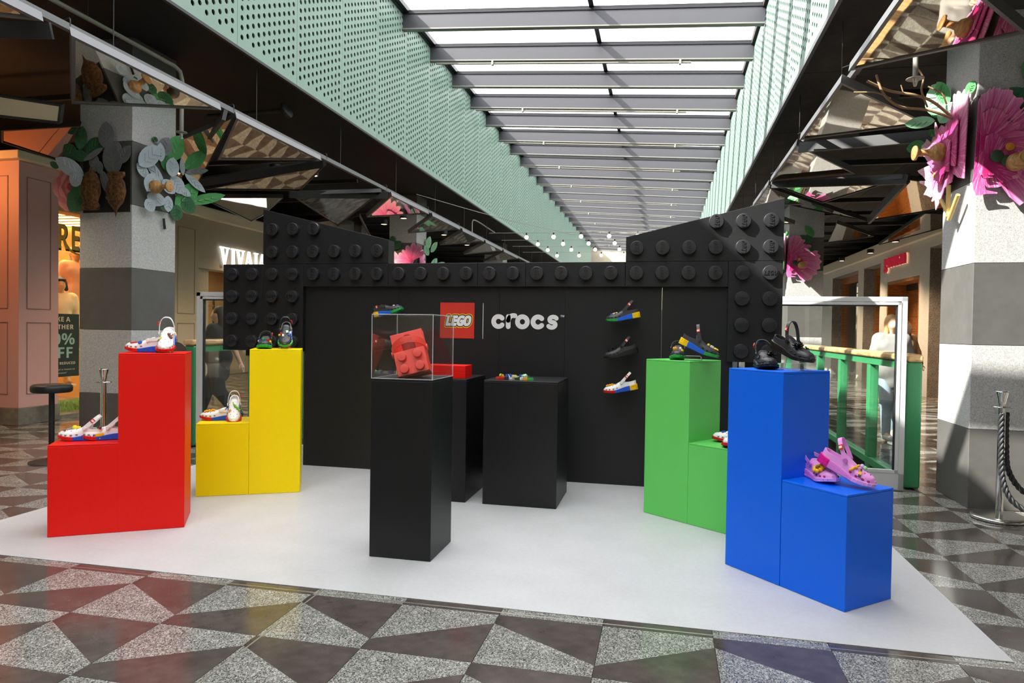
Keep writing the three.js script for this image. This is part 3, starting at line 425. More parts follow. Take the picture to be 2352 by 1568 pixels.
// ---------- balustrades, barriers, posts ----------
{
  const bal = (x, z0, z1, side) => {
    const b = thing('balustrade', side < 0 ? 'dark green glazed balustrade with oak handrail behind the yellow plinths' : 'green glazed balustrade with oak handrail behind the blue plinths', 'balustrade', [x, 0, 0]);
    part(b, 'handrail', bx(-0.075, 0.075, 1.17, 1.245, z0, z1 + 0.02, 0.03), M.oak);
    part(b, 'top_rail', bx(-0.05, 0.05, 1.1, 1.17, z0, z1 - 0.09), M.railGreen); part(b, 'bottom_rail', bx(-0.05, 0.05, 0, 0.07, z0, z1 - 0.1), M.railGreen);
    const n = 7, st = (z1 - z0) / n;
    for (let i = 0; i <= n; i++) { const z = z1 - i * st; part(b, 'post', i ? bx(-0.045, 0.045, -0.3, 1.1, z - 0.06, z + 0.06, 0.004) : bx(-0.07, 0.07, 0, 1.172, z - 0.1, z, 0.02), M.railGreen); if (i < n) part(b, 'pane', bx(-0.006, 0.006, 0.07, 1.1, z - st + 0.06, z - 0.06), M.glass); }
  };
  bal(2.27, -16, -6.96, 1); bal(-5.4, -16, -6.95, -1);
  const barrier = (name, label, x0, x1, z, rot) => {
    const b = thing(name, label, 'glass barrier', [x0, 0, z], rot), w = x1 - x0, h = 1.77, t = 0.025;
    part(b, 'frame', [bx(0, w, h - 0.045, h, -t, t, 0.004), bx(0, 0.05, 0, h, -t, t, 0.004), bx(w - 0.05, w, 0, h, -t, t, 0.004), bx(0, w, 0.0, 0.15, -t, t, 0.004)], M.alu);
    part(b, 'inner_frame', [bx(0.05, w - 0.05, h - 0.075, h - 0.05, -0.015, 0.03), bx(0.052, 0.08, 0.15, h - 0.05, -0.015, 0.03), bx(w - 0.08, w - 0.052, 0.15, h - 0.05, -0.015, 0.03), bx(0.05, w - 0.05, 0.152, 0.18, -0.015, 0.03)], M.alu);
    part(b, 'gasket', [bx(0.08, w - 0.08, h - 0.088, h - 0.075, -0.01, 0.02), bx(0.08, 0.092, 0.18, h - 0.075, -0.01, 0.02), bx(w - 0.092, w - 0.08, 0.18, h - 0.075, -0.01, 0.02)], M.gasket);
    part(b, 'pane', bx(0.085, w - 0.085, 0.175, h - 0.08, 0, 0.008), M.glass);
  };
  barrier('glass_barrier', 'white framed glass barrier right of the black brick wall', 0.62, 2.17, -6.93, -0.03);
  barrier('glass_barrier', 'white framed glass barrier behind the yellow plinths', -4.92, -3.3, -6.47, 0.0);
  const s = thing('round_sign', 'dark round sign seen edge on beside the left glass barrier', 'sign', [-4.86, 0, -6.05], 0.2 ); const dsc = part(s, 'disc', new THREE.CylinderGeometry(0.16, 0.16, 0.014, 32).rotateZ(PI / 2).rotateY(-0.35).translate(0, 1.08, 0), std('#4a3d36', 0.5)); dsc.scale.set(1, 1, 1); part(s, 'pole', bar([0, 0, 0], [0, 0.95, 0], 0.015), M.alu); part(s, 'foot', cyl(0.12, 0.11, 0.02, 0, 0, 0), M.alu);
  const st = thing('bar_stool', 'black round bar stool behind the low red plinth', 'stool', [-6.06, 0, -5.75]); part(st, 'seat', lathe([[0, 0.79], [0.165, 0.79], [0.182, 0.775], [0.185, 0.75], [0.182, 0.722], [0.165, 0.71], [0, 0.71]], 36), M.stool); part(st, 'pole', cyl(0.026, 0.026, 0.71, 0, 0, 0), M.stool); part(st, 'base', lathe([[0.2, 0], [0.2, 0.012], [0.05, 0.03], [0.03, 0.06], [0, 0.06]], 32), M.stool);
  const post = (pos, label) => { const p = thing('barrier_post', label, 'stanchion', pos); part(p, 'base', lathe([[0, 0.045], [0.16, 0.04], [0.19, 0.03], [0.195, 0.018], [0.19, 0.008]], 40), M.chromeBase); part(p, 'base_ring', cyl(0.19, 0.19, 0.012, 0, 0, 0, 40), M.rubber); part(p, 'pole', cyl(0.026, 0.026, 0.87, 0, 0.04, 0, 20), M.chrome); part(p, 'collar', lathe([[0.027, 0.87], [0.068, 0.872], [0.068, 0.88], [0.027, 0.882]], 24), M.chrome); part(p, 'cap', lathe([[0.027, 0.9], [0.03, 0.93], [0.045, 0.99], [0.042, 1.0], [0, 1.0]], 24), M.chrome); return p; };
  post([2.57, 0, -5.98], 'chrome rope post with round base beside the right column'); post([-5.06, 0, -5.35], 'chrome rope post mostly hidden behind the tall red plinth');
  const rope = (pts, label) => { const c = new THREE.CatmullRomCurve3(pts.map((p) => V3(...p))), gs = []; for (let k = 0; k < 3; k++) { const q = []; for (let i = 0; i <= 90; i++) { const p = c.getPointAt(i / 90), t = c.getTangentAt(i / 90), a = i * 0.75 + k * 2.094, n = V3(0.3, 0, 1).cross(t).normalize(), b = t.clone().cross(n); q.push(p.addScaledVector(n, 0.011 * cos(a)).addScaledVector(b, 0.011 * sin(a)).toArray()); } gs.push(tube(q, 0.0115, 200, 6)); } one('rope', label, 'rope', gs, M.rope, 'black barrier ropes'); };
  rope([[2.55, 0.83, -5.94], [2.545, 0.6, -5.92], [2.56, 0.3, -5.9], [2.62, 0.16, -5.86], [2.8, 0.08, -5.7], [3.1, 0.1, -5.4]], 'black twisted rope hanging down the front of the right chrome post');
  rope([[2.61, 0.83, -6.0], [2.62, 0.6, -6.02], [2.66, 0.36, -6.05], [2.78, 0.2, -6.05], [3.0, 0.14, -6.0], [3.4, 0.3, -5.95]], 'black twisted rope sagging right from the chrome post towards the wall');
}

// ---------- black brick display wall ----------
{
  const w = thing('display_wall', 'black stepped display wall of giant toy bricks with round studs', 'display wall', [0, 0, 0]);
  const F = -6.27, B = -6.42, poly = (pts) => muv(ext(shapeOf(pts), 0.146, { bevelEnabled: true, bevelSize: 0.002, bevelThickness: 0.002, bevelSegments: 1 }).translate(0, 0, B + 0.002));
  const rect = (a, b, c, d) => poly([[a + 0.003, c + 0.003], [b - 0.003, c + 0.003], [b - 0.003, d - 0.003], [a + 0.003, d - 0.003]]);
  for (const [a, b] of [[-3.57, -2.55], [-2.55, -1.53], [-1.53, -0.9], [-0.9, -0.02], [-0.02, 0.6]]) part(w, 'back_panel', bx(a + 0.0008, b - 0.0008, 0, 1.9, B, -6.32, 0.001), M.black);
  for (const [a, b, c, d] of [[-4.468, -4.012, 1.162, 2.047], [-4.012, -3.556, 1.162, 2.047], [-3.556, -2.643, 1.82, 2.047], [-2.643, -1.737, 1.82, 2.047], [-1.737, -1.27, 1.82, 2.047], [-1.27, -0.349, 1.82, 2.047], [-0.349, 0.543, 1.82, 2.047], [0.543, 0.998, 1.162, 2.047]]) part(w, 'brick_panel', rect(a, b, c, d), M.black);
  part(w, 'wing_panel', poly([[-4.009, 2.05], [-2.646, 2.05], [-2.646, 2.275], [-4.009, 2.603]]), M.black);
  part(w, 'wing_panel', poly([[-0.346, 2.05], [0.995, 2.05], [0.995, 2.583], [-0.346, 2.268]]), M.black);
  part(w, 'prop', [bx(-4.3, -4.2, 0, 1.2, -6.9, -6.8), bx(0.75, 0.85, 0, 1.3, -6.75, -6.7), bx(-4.3, -4.2, 1.1, 1.2, -6.9, B), bx(0.75, 0.85, 1.2, 1.3, -6.75, B)], M.black);
  const sg = lathe([[0, 0.045], [0.059, 0.045], [0.063, 0.041], [0.0635, 0]], 36).rotateX(PI / 2), lg = text('LEGO', 0.036, 0.007, font, 0.22, 0.86);
  const stud = (x, y, turn) => { const s = part(w, 'stud', sg, M.blackStud); s.position.set(x, y, F); const l = part(s, 'lettering', lg, M.blackStud); l.position.z = 0.0445; l.rotation.z = turn; };
  const X = (i) => -4.345 + i * 0.2275, Y = [1.258, 1.488, 1.717, 1.942, 2.166, 2.392];
  for (let i = 0; i < 4; i++) for (let j = 0; j < 4; j++) stud(X(i), Y[j], 0);
  for (let i = 4; i < 22; i++) stud(X(i), Y[3], -PI / 2);
  for (let i = 22; i < 24; i++) for (let j = -1; j < 4; j++) if (j >= 0) stud(X(i), Y[j], 0);
  for (let i = 2; i < 8; i++) stud(X(i), Y[4], -PI / 2); for (let i = 2; i < 5; i++) stud(X(i), Y[5], -PI / 2);
  for (let i = 18; i < 24; i++) stud(X(i), Y[4], PI / 2); for (let i = 21; i < 24; i++) stud(X(i), Y[5], PI / 2);
  // logos
  const lt = canvasTex(1024, 1024, (c, W) => { c.fillStyle = '#d3301f'; c.fillRect(0, 0, W, W); c.lineJoin = 'round'; c.textAlign = 'center'; c.save(); c.translate(W * 0.495, W * 0.635); c.transform(1, 0, -0.2, 1, 0, 0); c.scale(0.94, 1.12); c.font = 'bold 330px sans-serif';
    for (const [lw, col] of [[120, '#f3cf1b'], [84, '#14110f'], [34, '#ecebec']]) { c.lineWidth = lw; c.strokeStyle = col; [...'LEGO'].forEach((ch, i) => c.strokeText(ch, [-292, -112, 88, 305][i], 0)); } c.fillStyle = '#ecebec'; [...'LEGO'].forEach((ch, i) => c.fillText(ch, [-292, -112, 88, 305][i], 0)); c.restore(); });
  const lm = std('#ffffff', 0.5, { map: lt }), lp = std('#d3301f', 0.5);
  const logo = part(scene, numbered('logo_sign'), new THREE.BoxGeometry(0.343, 0.343, 0.005), [lp, lp, lp, lp, lm, lp]); logo.position.set(-1.947, 1.497, -6.3172); tag(logo, 'square red LEGO logo sign on the black display wall', 'logo sign');
  one('divider_line', 'thin white vertical line between the two logos on the black wall', 'line', bx(-1.692, -1.687, 1.324, 1.666, -6.3198, -6.3175), M.printWhite);
  // crocs in round strokes
  const s = thing('wordmark', 'white rounded letters reading crocs on the black display wall', 'logo sign', [-1.607, 1.422, -6.3195]);
  const stroke = (pts, hw) => { const L = [], R = [], n = pts.length; for (let i = 0; i < n; i++) { const a = pts[Math.max(0, i - 1)], b = pts[Math.min(n - 1, i + 1)], l = Math.hypot(b[0] - a[0], b[1] - a[1]), nx = -(b[1] - a[1]) / l, ny = (b[0] - a[0]) / l; L.push([pts[i][0] + nx * hw, pts[i][1] + ny * hw]); R.push([pts[i][0] - nx * hw, pts[i][1] - ny * hw]); }
    const cap = (p, q, dir) => { const out = [], a0 = Math.atan2(q[1] - p[1], q[0] - p[0]); for (let k = 1; k < 8; k++) out.push([p[0] + hw * cos(a0 + dir * k / 8 * PI), p[1] + hw * sin(a0 + dir * k / 8 * PI)]); return out; };
    return ext(shapeOf([...L, ...cap(pts[n - 1], L[n - 1], -1), ...R.reverse(), ...cap(pts[0], R[n - 1], -1)]), 0.003); };
  const arc = (cx, cy, r, a0, a1, n = 28) => Array.from({ length: n + 1 }, (_, i) => { const a = (a0 + (a1 - a0) * i / n) * PI / 180; return [cx + r * cos(a), cy + r * sin(a)]; });
  const h = 0.0225, r = 0.0475;
  const ring = new THREE.Shape(); ring.absarc(0, 0, r + h, 0, 2 * PI); const ho = new THREE.Path(); ho.absarc(0, 0, r - h, 0, 2 * PI, true); ring.holes.push(ho);
  const put = (g, x) => part(s, 'letter', g, M.printWhite).position.set(x, 0.07, 0);
  put(stroke(arc(0, 0, r, 42, 318), h), 0.07);
  put(mg([stroke([[0, -r], [0, r]], h), stroke([[0, 0.012], ...arc(0.05, 0.012, 0.046, 165, 72, 14)], h)]), 0.165);
  put(ext(ring, 0.003, { curveSegments: 40 }), 0.302);
  put(stroke(arc(0, 0, r, 42, 318), h), 0.452);
  put(stroke([...arc(0.006, 0.0235, 0.0255, 28, 250, 20), ...arc(-0.004, -0.0245, 0.0255, 72, -150, 20)].map(([x, y]) => [x * 1.35, y]), h * 0.9), 0.588);
  const tm = part(s, 'letter', text('TM', 0.019, 0.002), M.printWhite); tm.position.set(0.682, 0.128, 0);
}

// ---------- plinths ----------
function plinth(label, x, z, turn, w, d, h, mat, group) { // front left corner at x, z
  const p = thing('plinth', label, 'plinth', [x, 0, z], turn); part(p, 'side', bx(0, w, 0.005, h - 0.0125, -d, 0, 0.0025), mat); part(p, 'top', bx(0, w, h - 0.0122, h, -d, 0, 0.003), mat); return p;
}
const dir = (a, b) => -Math.atan2(b[1] - a[1], b[0] - a[0]);
const yr = dir([-3.933, -3.7], [-3.239, -4.137]), yy = dir([-3.731, -4.894], [-3.007, -5.273]), yg = dir([-0.129, -5.424], [0.449, -4.984]), yb = dir([0.392, -4.34], [0.918, -3.745]);
const along = (x, z, t, s, k = 0) => [x + s * cos(t) - k * sin(t) * -1 * -1, z - s * sin(t) - k * cos(t)];
const PR1 = plinth('low red plinth at the left edge of the white floor', -3.933, -3.7, yr, 0.409, 0.41, 0.612, M.red);
const PR2 = plinth('tall red plinth at the left', -3.588, -3.917, yr, 0.41, 0.41, 1.219, M.red);
const PY1 = plinth('low yellow plinth in front of the glass barrier', -3.731, -4.894, yy, 0.407, 0.407, 0.606, M.yellow);
const PY2 = plinth('tall yellow plinth against the black wall', -3.369, -5.083, yy, 0.41, 0.41, 1.22, M.yellow);
const PG1 = plinth('tall green plinth right of the wall clogs', -0.129, -5.424, yg, 0.404, 0.404, 1.205, M.greenP);
const PG2 = plinth('low green plinth partly hidden by the blue ones', 0.194, -5.18, yg, 0.404, 0.404, 0.605, M.greenP);
const PB1 = plinth('tall blue plinth in the right foreground', 0.392, -4.34, yb, 0.4, 0.4, 1.205, M.blue);
const PB2 = plinth('low blue plinth at the right front corner', 0.66, -4.04, yb, 0.4, 0.39, 0.603, M.blue);
const PK1 = plinth('black plinth carrying the clear display case', -1.752, -3.908, 0, 0.398, 0.41, 1.105, M.blackPlinth);
const PK2 = plinth('black plinth behind the display case with red brick boxes', -2.15, -5.32, 0, 0.597, 0.6, 1.008, M.blackPlinth);
const PK3 = plinth('wide black plinth with a heap of toy bricks on top', -1.407, -5.32, 0, 0.603, 0.6, 1.008, M.blackPlinth);

// display case
{
  const c = thing('display_case', 'clear acrylic display case on the front black plinth', 'display case', [-1.752, 1.1055, -3.908]);
  const w = 0.398, d = 0.41, h = 0.397, t = 0.004, e = 0.0035;
  part(c, 'pane', bx(e, w - e, e, h - e, -t, 0), M.acrylic); part(c, 'pane', bx(e, w - e, e, h - e, -d, -d + t), M.acrylic); part(c, 'pane', bx(0, t, e, h - e, -d + e, -e), M.acrylic); part(c, 'pane', bx(w - t, w, e, h - e, -d + e, -e), M.acrylic); part(c, 'pane', bx(e, w - e, h - t, h, -d + e, -e), M.acrylic);
  part(c, 'edge', [...[0, w - e].flatMap((x) => [0, -d + e].map((z) => bx(x, x + e, 0, h, z - e, z))), ...[0, h - e].flatMap((y) => [bx(e, w - e, y, y + e, -e, 0), bx(e, w - e, y, y + e, -d, -d + e), bx(0, e, y, y + e, -d + e, -e), bx(w - e, w, y, y + e, -d + e, -e)])], M.acrylicEdge);
}
// giant brick clog: length along y, studs towards +z
{
  const red = std('#e23a2c', 0.35), redD = std('#b31f18', 0.45);
  const g = thing('giant_clog', 'oversized red brick shaped clog with strap and four studs inside the clear case', 'shoe', [-1.53, 1.118, -4.085]); g.rotation.order = 'YXZ'; g.rotation.set(-0.24, 0.2, 0.27);
  const W = 0.1;
  const fr = shapeOf([[-W, 0], [W, 0], [W, 0.285], [-W, 0.285]]); const ho = new THREE.Path(); ho.absarc(0, 0.225, 0.045, 0, PI); ho.lineTo(-0.045, 0.1); ho.lineTo(0.045, 0.1); ho.closePath(); fr.holes.push(ho);
  part(g, 'body', [ext(fr, 0.075, { bevelEnabled: true, bevelSize: 0.003, bevelThickness: 0.003, bevelSegments: 2 }).translate(0, 0.003, -0.07), bx(-W - 0.003, W + 0.003, 0, 0.291, -0.088, -0.066, 0.004)], red);
  part(g, 'footbed', bx(-0.044, 0.044, 0.1, 0.26, -0.066, -0.045), redD);
  part(g, 'toe_brick', [bx(-W, W, 0.004, 0.162, 0.0, 0.055, 0.004)], red);
  const st = lathe([[0, 0.03], [0.026, 0.03], [0.028, 0.028], [0.0285, 0]], 28).rotateX(PI / 2), lt = text('LEGO', 0.0145, 0.0015, font, 0.2, 0.9);
  for (const x of [-0.05, 0.05]) for (const y of [0.043, 0.123]) { const s = part(g, 'stud', st, red); s.position.set(x, y, 0.055); const l = part(s, 'lettering', lt, red); l.position.z = 0.0295; }
  const rings = []; for (let i = 0; i <= 30; i++) { const a = i / 30 * PI, x = -0.112 * cos(a), y = 0.165 + 0.06 * sin(a), z = 0.0 + 0.078 * sin(a); rings.push([[x, y - 0.022, z], [x, y + 0.022, z], [x * 0.94, y + 0.022, z - 0.008 * sin(a)], [x * 0.94, y - 0.022, z - 0.008 * sin(a)]]); }
  const sp = part(g, 'strap', loft(rings), red); const tx = part(sp, 'lettering', text('crocs', 0.022, 0.002), red); tx.position.set(0, 0.224, 0.0785);
  for (const s of [-1, 1]) part(g, 'rivet', new THREE.CylinderGeometry(0.02, 0.02, 0.014, 20).rotateZ(PI / 2).translate(s * 0.11, 0.165, -0.005), red);
}
// red brick boxes
{
  const box = (label, x, z, w, d, layers, lh, studs, turn) => { const b = thing('brick_box', label, 'box', [x, 1.0085, z], turn); for (let i = 0; i < layers; i++) part(b, 'layer', bx(0, w, i * lh, (i + 1) * lh - 0.0012, -d, 0, 0.002), M.red); if (studs) for (const sx of [0.27, 0.73]) for (const sz of [0.27, 0.73]) part(b, 'stud', lathe([[0, 0.022], [0.03, 0.022], [0.033, 0.019], [0.033, 0]], 24), M.red).position.set(w * sx, layers * lh - 0.0012, -d * sz); return b; };
  box('red toy brick box of three layers with round studs left in the case view', -2.12, -5.4, 0.2, 0.2, 3, 0.0445, true, 0.35);
  box('flat red brick box on the black plinth edge right behind the display case', -1.93, -5.38, 0.345, 0.22, 2, 0.053, false, 0.03);
  one('price_card', 'small white card beside the red brick box', 'card', bx(-2.145, -2.12, 1.009, 1.03, -5.36, -5.355), M.printWhite);
}
// heap of toy bricks
const brickGeo = (nx, nz, h = 0.0192) => mg([bx(0, nx * 0.016, 0, h, 0, nz * 0.016, 0.0008), ...Array.from({ length: nx * nz }, (_, i) => new THREE.CylinderGeometry(0.0048, 0.0048, 0.0036, 8).translate(0.008 + (i % nx) * 0.016, h + 0.0018, 0.008 + Math.floor(i / nx) * 0.016))]).translate(-nx * 0.008, 0, -nz * 0.008);
{
  const C = { red: '#d2261c', white: '#ecebe6', yellow: '#f0cd2e', green: '#37a050', blue: '#2b5ab8', orange: '#ee9a1c', black: '#202024', 'pale green': '#a9d8b4', 'dark green': '#1f5a34', tan: '#e8d9a0' };
  const mats = {}; for (const k in C) mats[k] = std(C[k], 0.3);
  const px = (p) => -1.345 + (p - 1148) / 93 * 0.325;
  const L = [['red', 1155, 0, 0, 2, 1, 'at the left end of the heap, front'], ['red', 1161, 0, .5, 1, 2, 'second from the left end of the heap'], ['yellow', 1158, .02, .9, 2, 1, 'on top of the two leftmost red bricks'], ['green', 1162, .022, 1.8, 1, 1, 'perched above the left red bricks'], ['red', 1166, .0, 2.2, 1, 2, 'standing upright near the left of the heap'], ['orange', 1168, .02, .3, 1, 1, 'on the upright red brick'], ['yellow', 1170, 0, .1, 1, 1, 'beside the black brick at the heap front'], ['black', 1174, 0, .15, 2, 2, 'at the heap front left of the white ones'], ['blue', 1176, .022, .7, 1, 2, 'behind the black brick'], ['white', 1180, .02, 0, 2, 1, 'lying over the black brick'], ['white', 1184, 0, .05, 2, 1, 'left of the pair in the middle of the heap front'], ['white', 1190, 0, -.05, 2, 1, 'right of the pair in the middle of the heap front'], ['blue', 1184, .022, 1.1, 1, 2, 'on the white pair at the back'], ['tan', 1193, .018, .8, 2, 2, 'tilted highest in the middle of the heap'], ['tan', 1199, .006, .5, 2, 1, 'leaning below the highest tan one'], ['dark green', 1201, 0, 1.2, 2, 2, 'under the leaning tan one'], ['blue', 1207, .02, .4, 2, 1, 'left of the pale green ones'], ['pale green', 1213, .02, .3, 2, 2, 'upper left of the green group'], ['white', 1212, 0, .9, 2, 1, 'with a reddish side in front of the green group'], ['red', 1216, 0, 1.6, 1, 2, 'between white and orange at the right'], ['pale green', 1220, .026, .6, 2, 2, 'highest at the right of the heap'], ['orange', 1222, 0, 0, 2, 2, 'at the right front of the heap'], ['dark green', 1224, .012, 1.0, 2, 2, 'sloping under the highest green one'], ['green', 1233, 0, .2, 3, 2, 'at the right end of the heap']];
  seed = 9; L.forEach(([c, p, y, t, a, b, where], i) => { const o = one('toy_brick', `${c} toy brick ${where}`, 'toy brick', brickGeo(a, b), mats[c], 'toy bricks heaped on the black plinth'); o.position.set(px(p), 1.0085 + y * 0.9, -5.42 - rr(0, 0.07) - (y > 0.015 ? 0.02 : 0)); o.rotation.set(y > 0.01 ? rr(-0.35, 0.35) : 0, t, y > 0.01 ? rr(-0.3, 0.3) : 0); });
}

// ---------- clogs ----------
const tabl = (T) => (t) => { for (let i = 1; i < T.length; i++) if (t <= T[i][0]) { const [a, b] = [T[i - 1], T[i]], k = (t - a[0]) / (b[0] - a[0]); return a[1] + (b[1] - a[1]) * (k * k * (3 - 2 * k) * 0.4 + k * 0.6); } return T.at(-1)[1]; };
const hwT = tabl([[0, 0.004], [0.012, 0.016], [0.04, 0.027], [0.09, 0.0355], [0.18, 0.04], [0.4, 0.041], [0.55, 0.046], [0.7, 0.0525], [0.8, 0.051], [0.88, 0.045], [0.94, 0.035], [0.975, 0.022], [0.992, 0.012], [1, 0.003]]);
const cx = (t) => -0.147 + 0.294 * t, ybot = (t) => (t > 0.62 ? 0.022 * ((t - 0.62) / 0.38) ** 1.6 : 0), thick = tabl([[0, 0.05], [0.3, 0.043], [0.65, 0.026], [1, 0.02]]), ytop = (t) => ybot(t) + thick(t);
const Hv = tabl([[0.4, 0.072], [0.5, 0.071], [0.58, 0.064], [0.7, 0.052], [0.82, 0.043], [0.9, 0.037], [0.955, 0.029], [0.985, 0.018], [1, 0.004]]);
function soleSeg(t0, t1, grow, dots) {
  const rings = [], n = 14; for (let i = 0; i <= n; i++) { const t = t0 + (t1 - t0) * i / n, w = hwT(t) + grow, x = cx(t) + (t > 0.96 ? grow * (t - 0.96) * 25 : 0) - (t < 0.04 ? grow * (0.04 - t) * 25 : 0), b = ybot(t), y = ytop(t); rings.push([[x, b, -w + 0.004], [x, b + 0.003, -w], [x, y - 0.002, -w], [x, y, -w + 0.003], [x, y, w - 0.003], [x, y - 0.002, w], [x, b + 0.003, w], [x, b, w - 0.004]]); }
  const gs = [loft(rings)]; if (dots) for (let k = 0; k < dots; k++) { const t = t0 + (t1 - t0) * (k + 0.5) / dots; for (const s of [-1, 1]) for (const f of [0.28, 0.72]) gs.push(new THREE.CylinderGeometry(0.0042, 0.0042, 0.004, 6).rotateX(PI / 2).translate(cx(t), ybot(t) + thick(t) * f, s * (hwT(t) + grow + 0.001))); }
  return mg(gs);
}
const surf = (t, a, k = 1) => { const w = hwT(t) * 0.97 * k, c = cos(a), s = sin(a); return [cx(t) - (1 - t) * 0.05 * s, ytop(t) - 0.004 + Hv(t) * k * Math.abs(s) ** 0.75, Math.sign(c) * Math.abs(c) ** 0.62 * w]; };
const G = {}; // clog geometry, shared
{
  const rings = []; for (let i = 0; i <= 26; i++) { const t = 0.4 + 0.6 * i / 26, r = []; for (let k = 0; k <= 18; k++) r.push(surf(t, k / 18 * PI)); for (let k = 18; k >= 0; k--) { const p = surf(Math.min(t, 0.985), k / 18 * PI, 0.92); r.push([t > 0.985 ? surf(t, k / 18 * PI, 0.9)[0] : p[0], p[1], p[2]]); } rings.push(r); }
  const heel = []; const path = []; for (let i = 0; i <= 18; i++) path.push([0.46 * (1 - i / 18), 1]); for (let i = 1; i <= 18; i++) path.push([0.46 * i / 18, -1]);
  path.forEach(([t, s]) => { const w = hwT(t), x = cx(t), hh = 0.022 + 0.03 * (t / 0.46) ** 2 + 0.012 * (1 - t / 0.46) ** 2, ix = x + (t < 0.1 ? 0.007 * (1 - t / 0.1) : 0), iw = Math.max(0.001, w - 0.006); heel.push([[x, ytop(t) - 0.004, s * w], [x, ytop(t) + hh, s * w * 0.98], [ix, ytop(t) + hh, s * iw * 0.98], [ix, ytop(t) - 0.004, s * iw]]); });
  const bed = []; for (let i = 0; i <= 12; i++) { const t = 0.02 + 0.5 * i / 12, w = hwT(t) - 0.004; bed.push([[cx(t), ytop(t) - 0.002, -w], [cx(t), ytop(t) + 0.005, -w], [cx(t), ytop(t) + 0.005, w], [cx(t), ytop(t) - 0.002, w]]); }
  G.upper = mg([loft(rings), loft(heel), loft(bed)]);
  const col = []; for (let i = 0; i <= 4; i++) { const t = 0.398 + 0.07 * i / 4, r = []; for (let k = 1; k <= 17; k++) r.push(surf(t, k / 18 * PI, 1.035)); for (let k = 17; k >= 1; k--) r.push(surf(t, k / 18 * PI, 0.99)); col.push(r); } G.collar = loft(col);
  G.toe = soleSeg(0.66, 1, 0.0075, 6); G.mid = soleSeg(0.2, 0.66, 0.0065, 7); G.heel = soleSeg(0, 0.2, 0.0075, 3);
  const vh = (t, a, sz) => { const p = surf(t, a, 1.0); return new THREE.SphereGeometry(sz, 8, 6).scale(1, 0.75, 0.6).translate(...p); };
  G.side = mg([0.6, 0.71, 0.82, 0.91].flatMap((t) => [0.2, PI - 0.2].map((a) => vh(t, a, 0.0085)))); G.top = mg([[0.66, 1.2], [0.66, 1.94], [0.74, 0.95], [0.74, 1.57], [0.74, 2.2], [0.82, 1.2], [0.82, 1.94], [0.89, 1.57]].map(([t, a]) => vh(t, a, 0.0048)));
  G.strap = (al) => { const c = [cx(0.43), ytop(0.43) + 0.05], r = []; for (let i = 0; i <= 28; i++) { const f = i / 28 * PI, s = sin(f), w = 0.05, R = 0.118; const mk = (k, n) => { const q = Math.pow(s, 0.8) * R * k; return [c[0] - cos(al) * q + sin(al) * n, c[1] + sin(al) * q + cos(al) * n, w * k * Math.sign(cos(f)) * Math.abs(cos(f)) ** 0.75]; }; r.push([mk(1, -0.011), mk(1, 0.011), mk(0.955, 0.011), mk(0.955, -0.011)]); } return loft(r); };
  G.rivet = [-1, 1].map((s) => new THREE.CylinderGeometry(0.0115, 0.0125, 0.006, 16).rotateX(s * PI / 2).translate(cx(0.43), ytop(0.43) + 0.048, s * 0.052));
  const t1 = bx(-0.013, 0.013, -0.013, 0.013, 0, 0.005, 0.001), t2 = bx(-0.006, 0.006, -0.0095, 0.0095, 0.005, 0.0062); G.tag = mg([colored(t1, '#d83a1e'), colored(t2, '#f4efe8')]);
  G.tagAt = (al, side) => { const c = [cx(0.43), ytop(0.43) + 0.05], q = 0.6 * 0.118; return [c[0] - cos(al) * q, c[1] + sin(al) * q, side * 0.047]; };
}
const B1 = (x, y, z, w, h, d, c, ry = 0, rz = 0) => colored(bx(-w / 2, w / 2, 0, h, -d / 2, d / 2, 0.001).rotateZ(rz).rotateY(ry).translate(x, y, z), c), S1 = (x, y, z, r, c) => colored(new THREE.SphereGeometry(r, 10, 7).translate(x, y, z), c), K1 = (a, b, r, c) => colored(bar(a, b, r, 7), c);
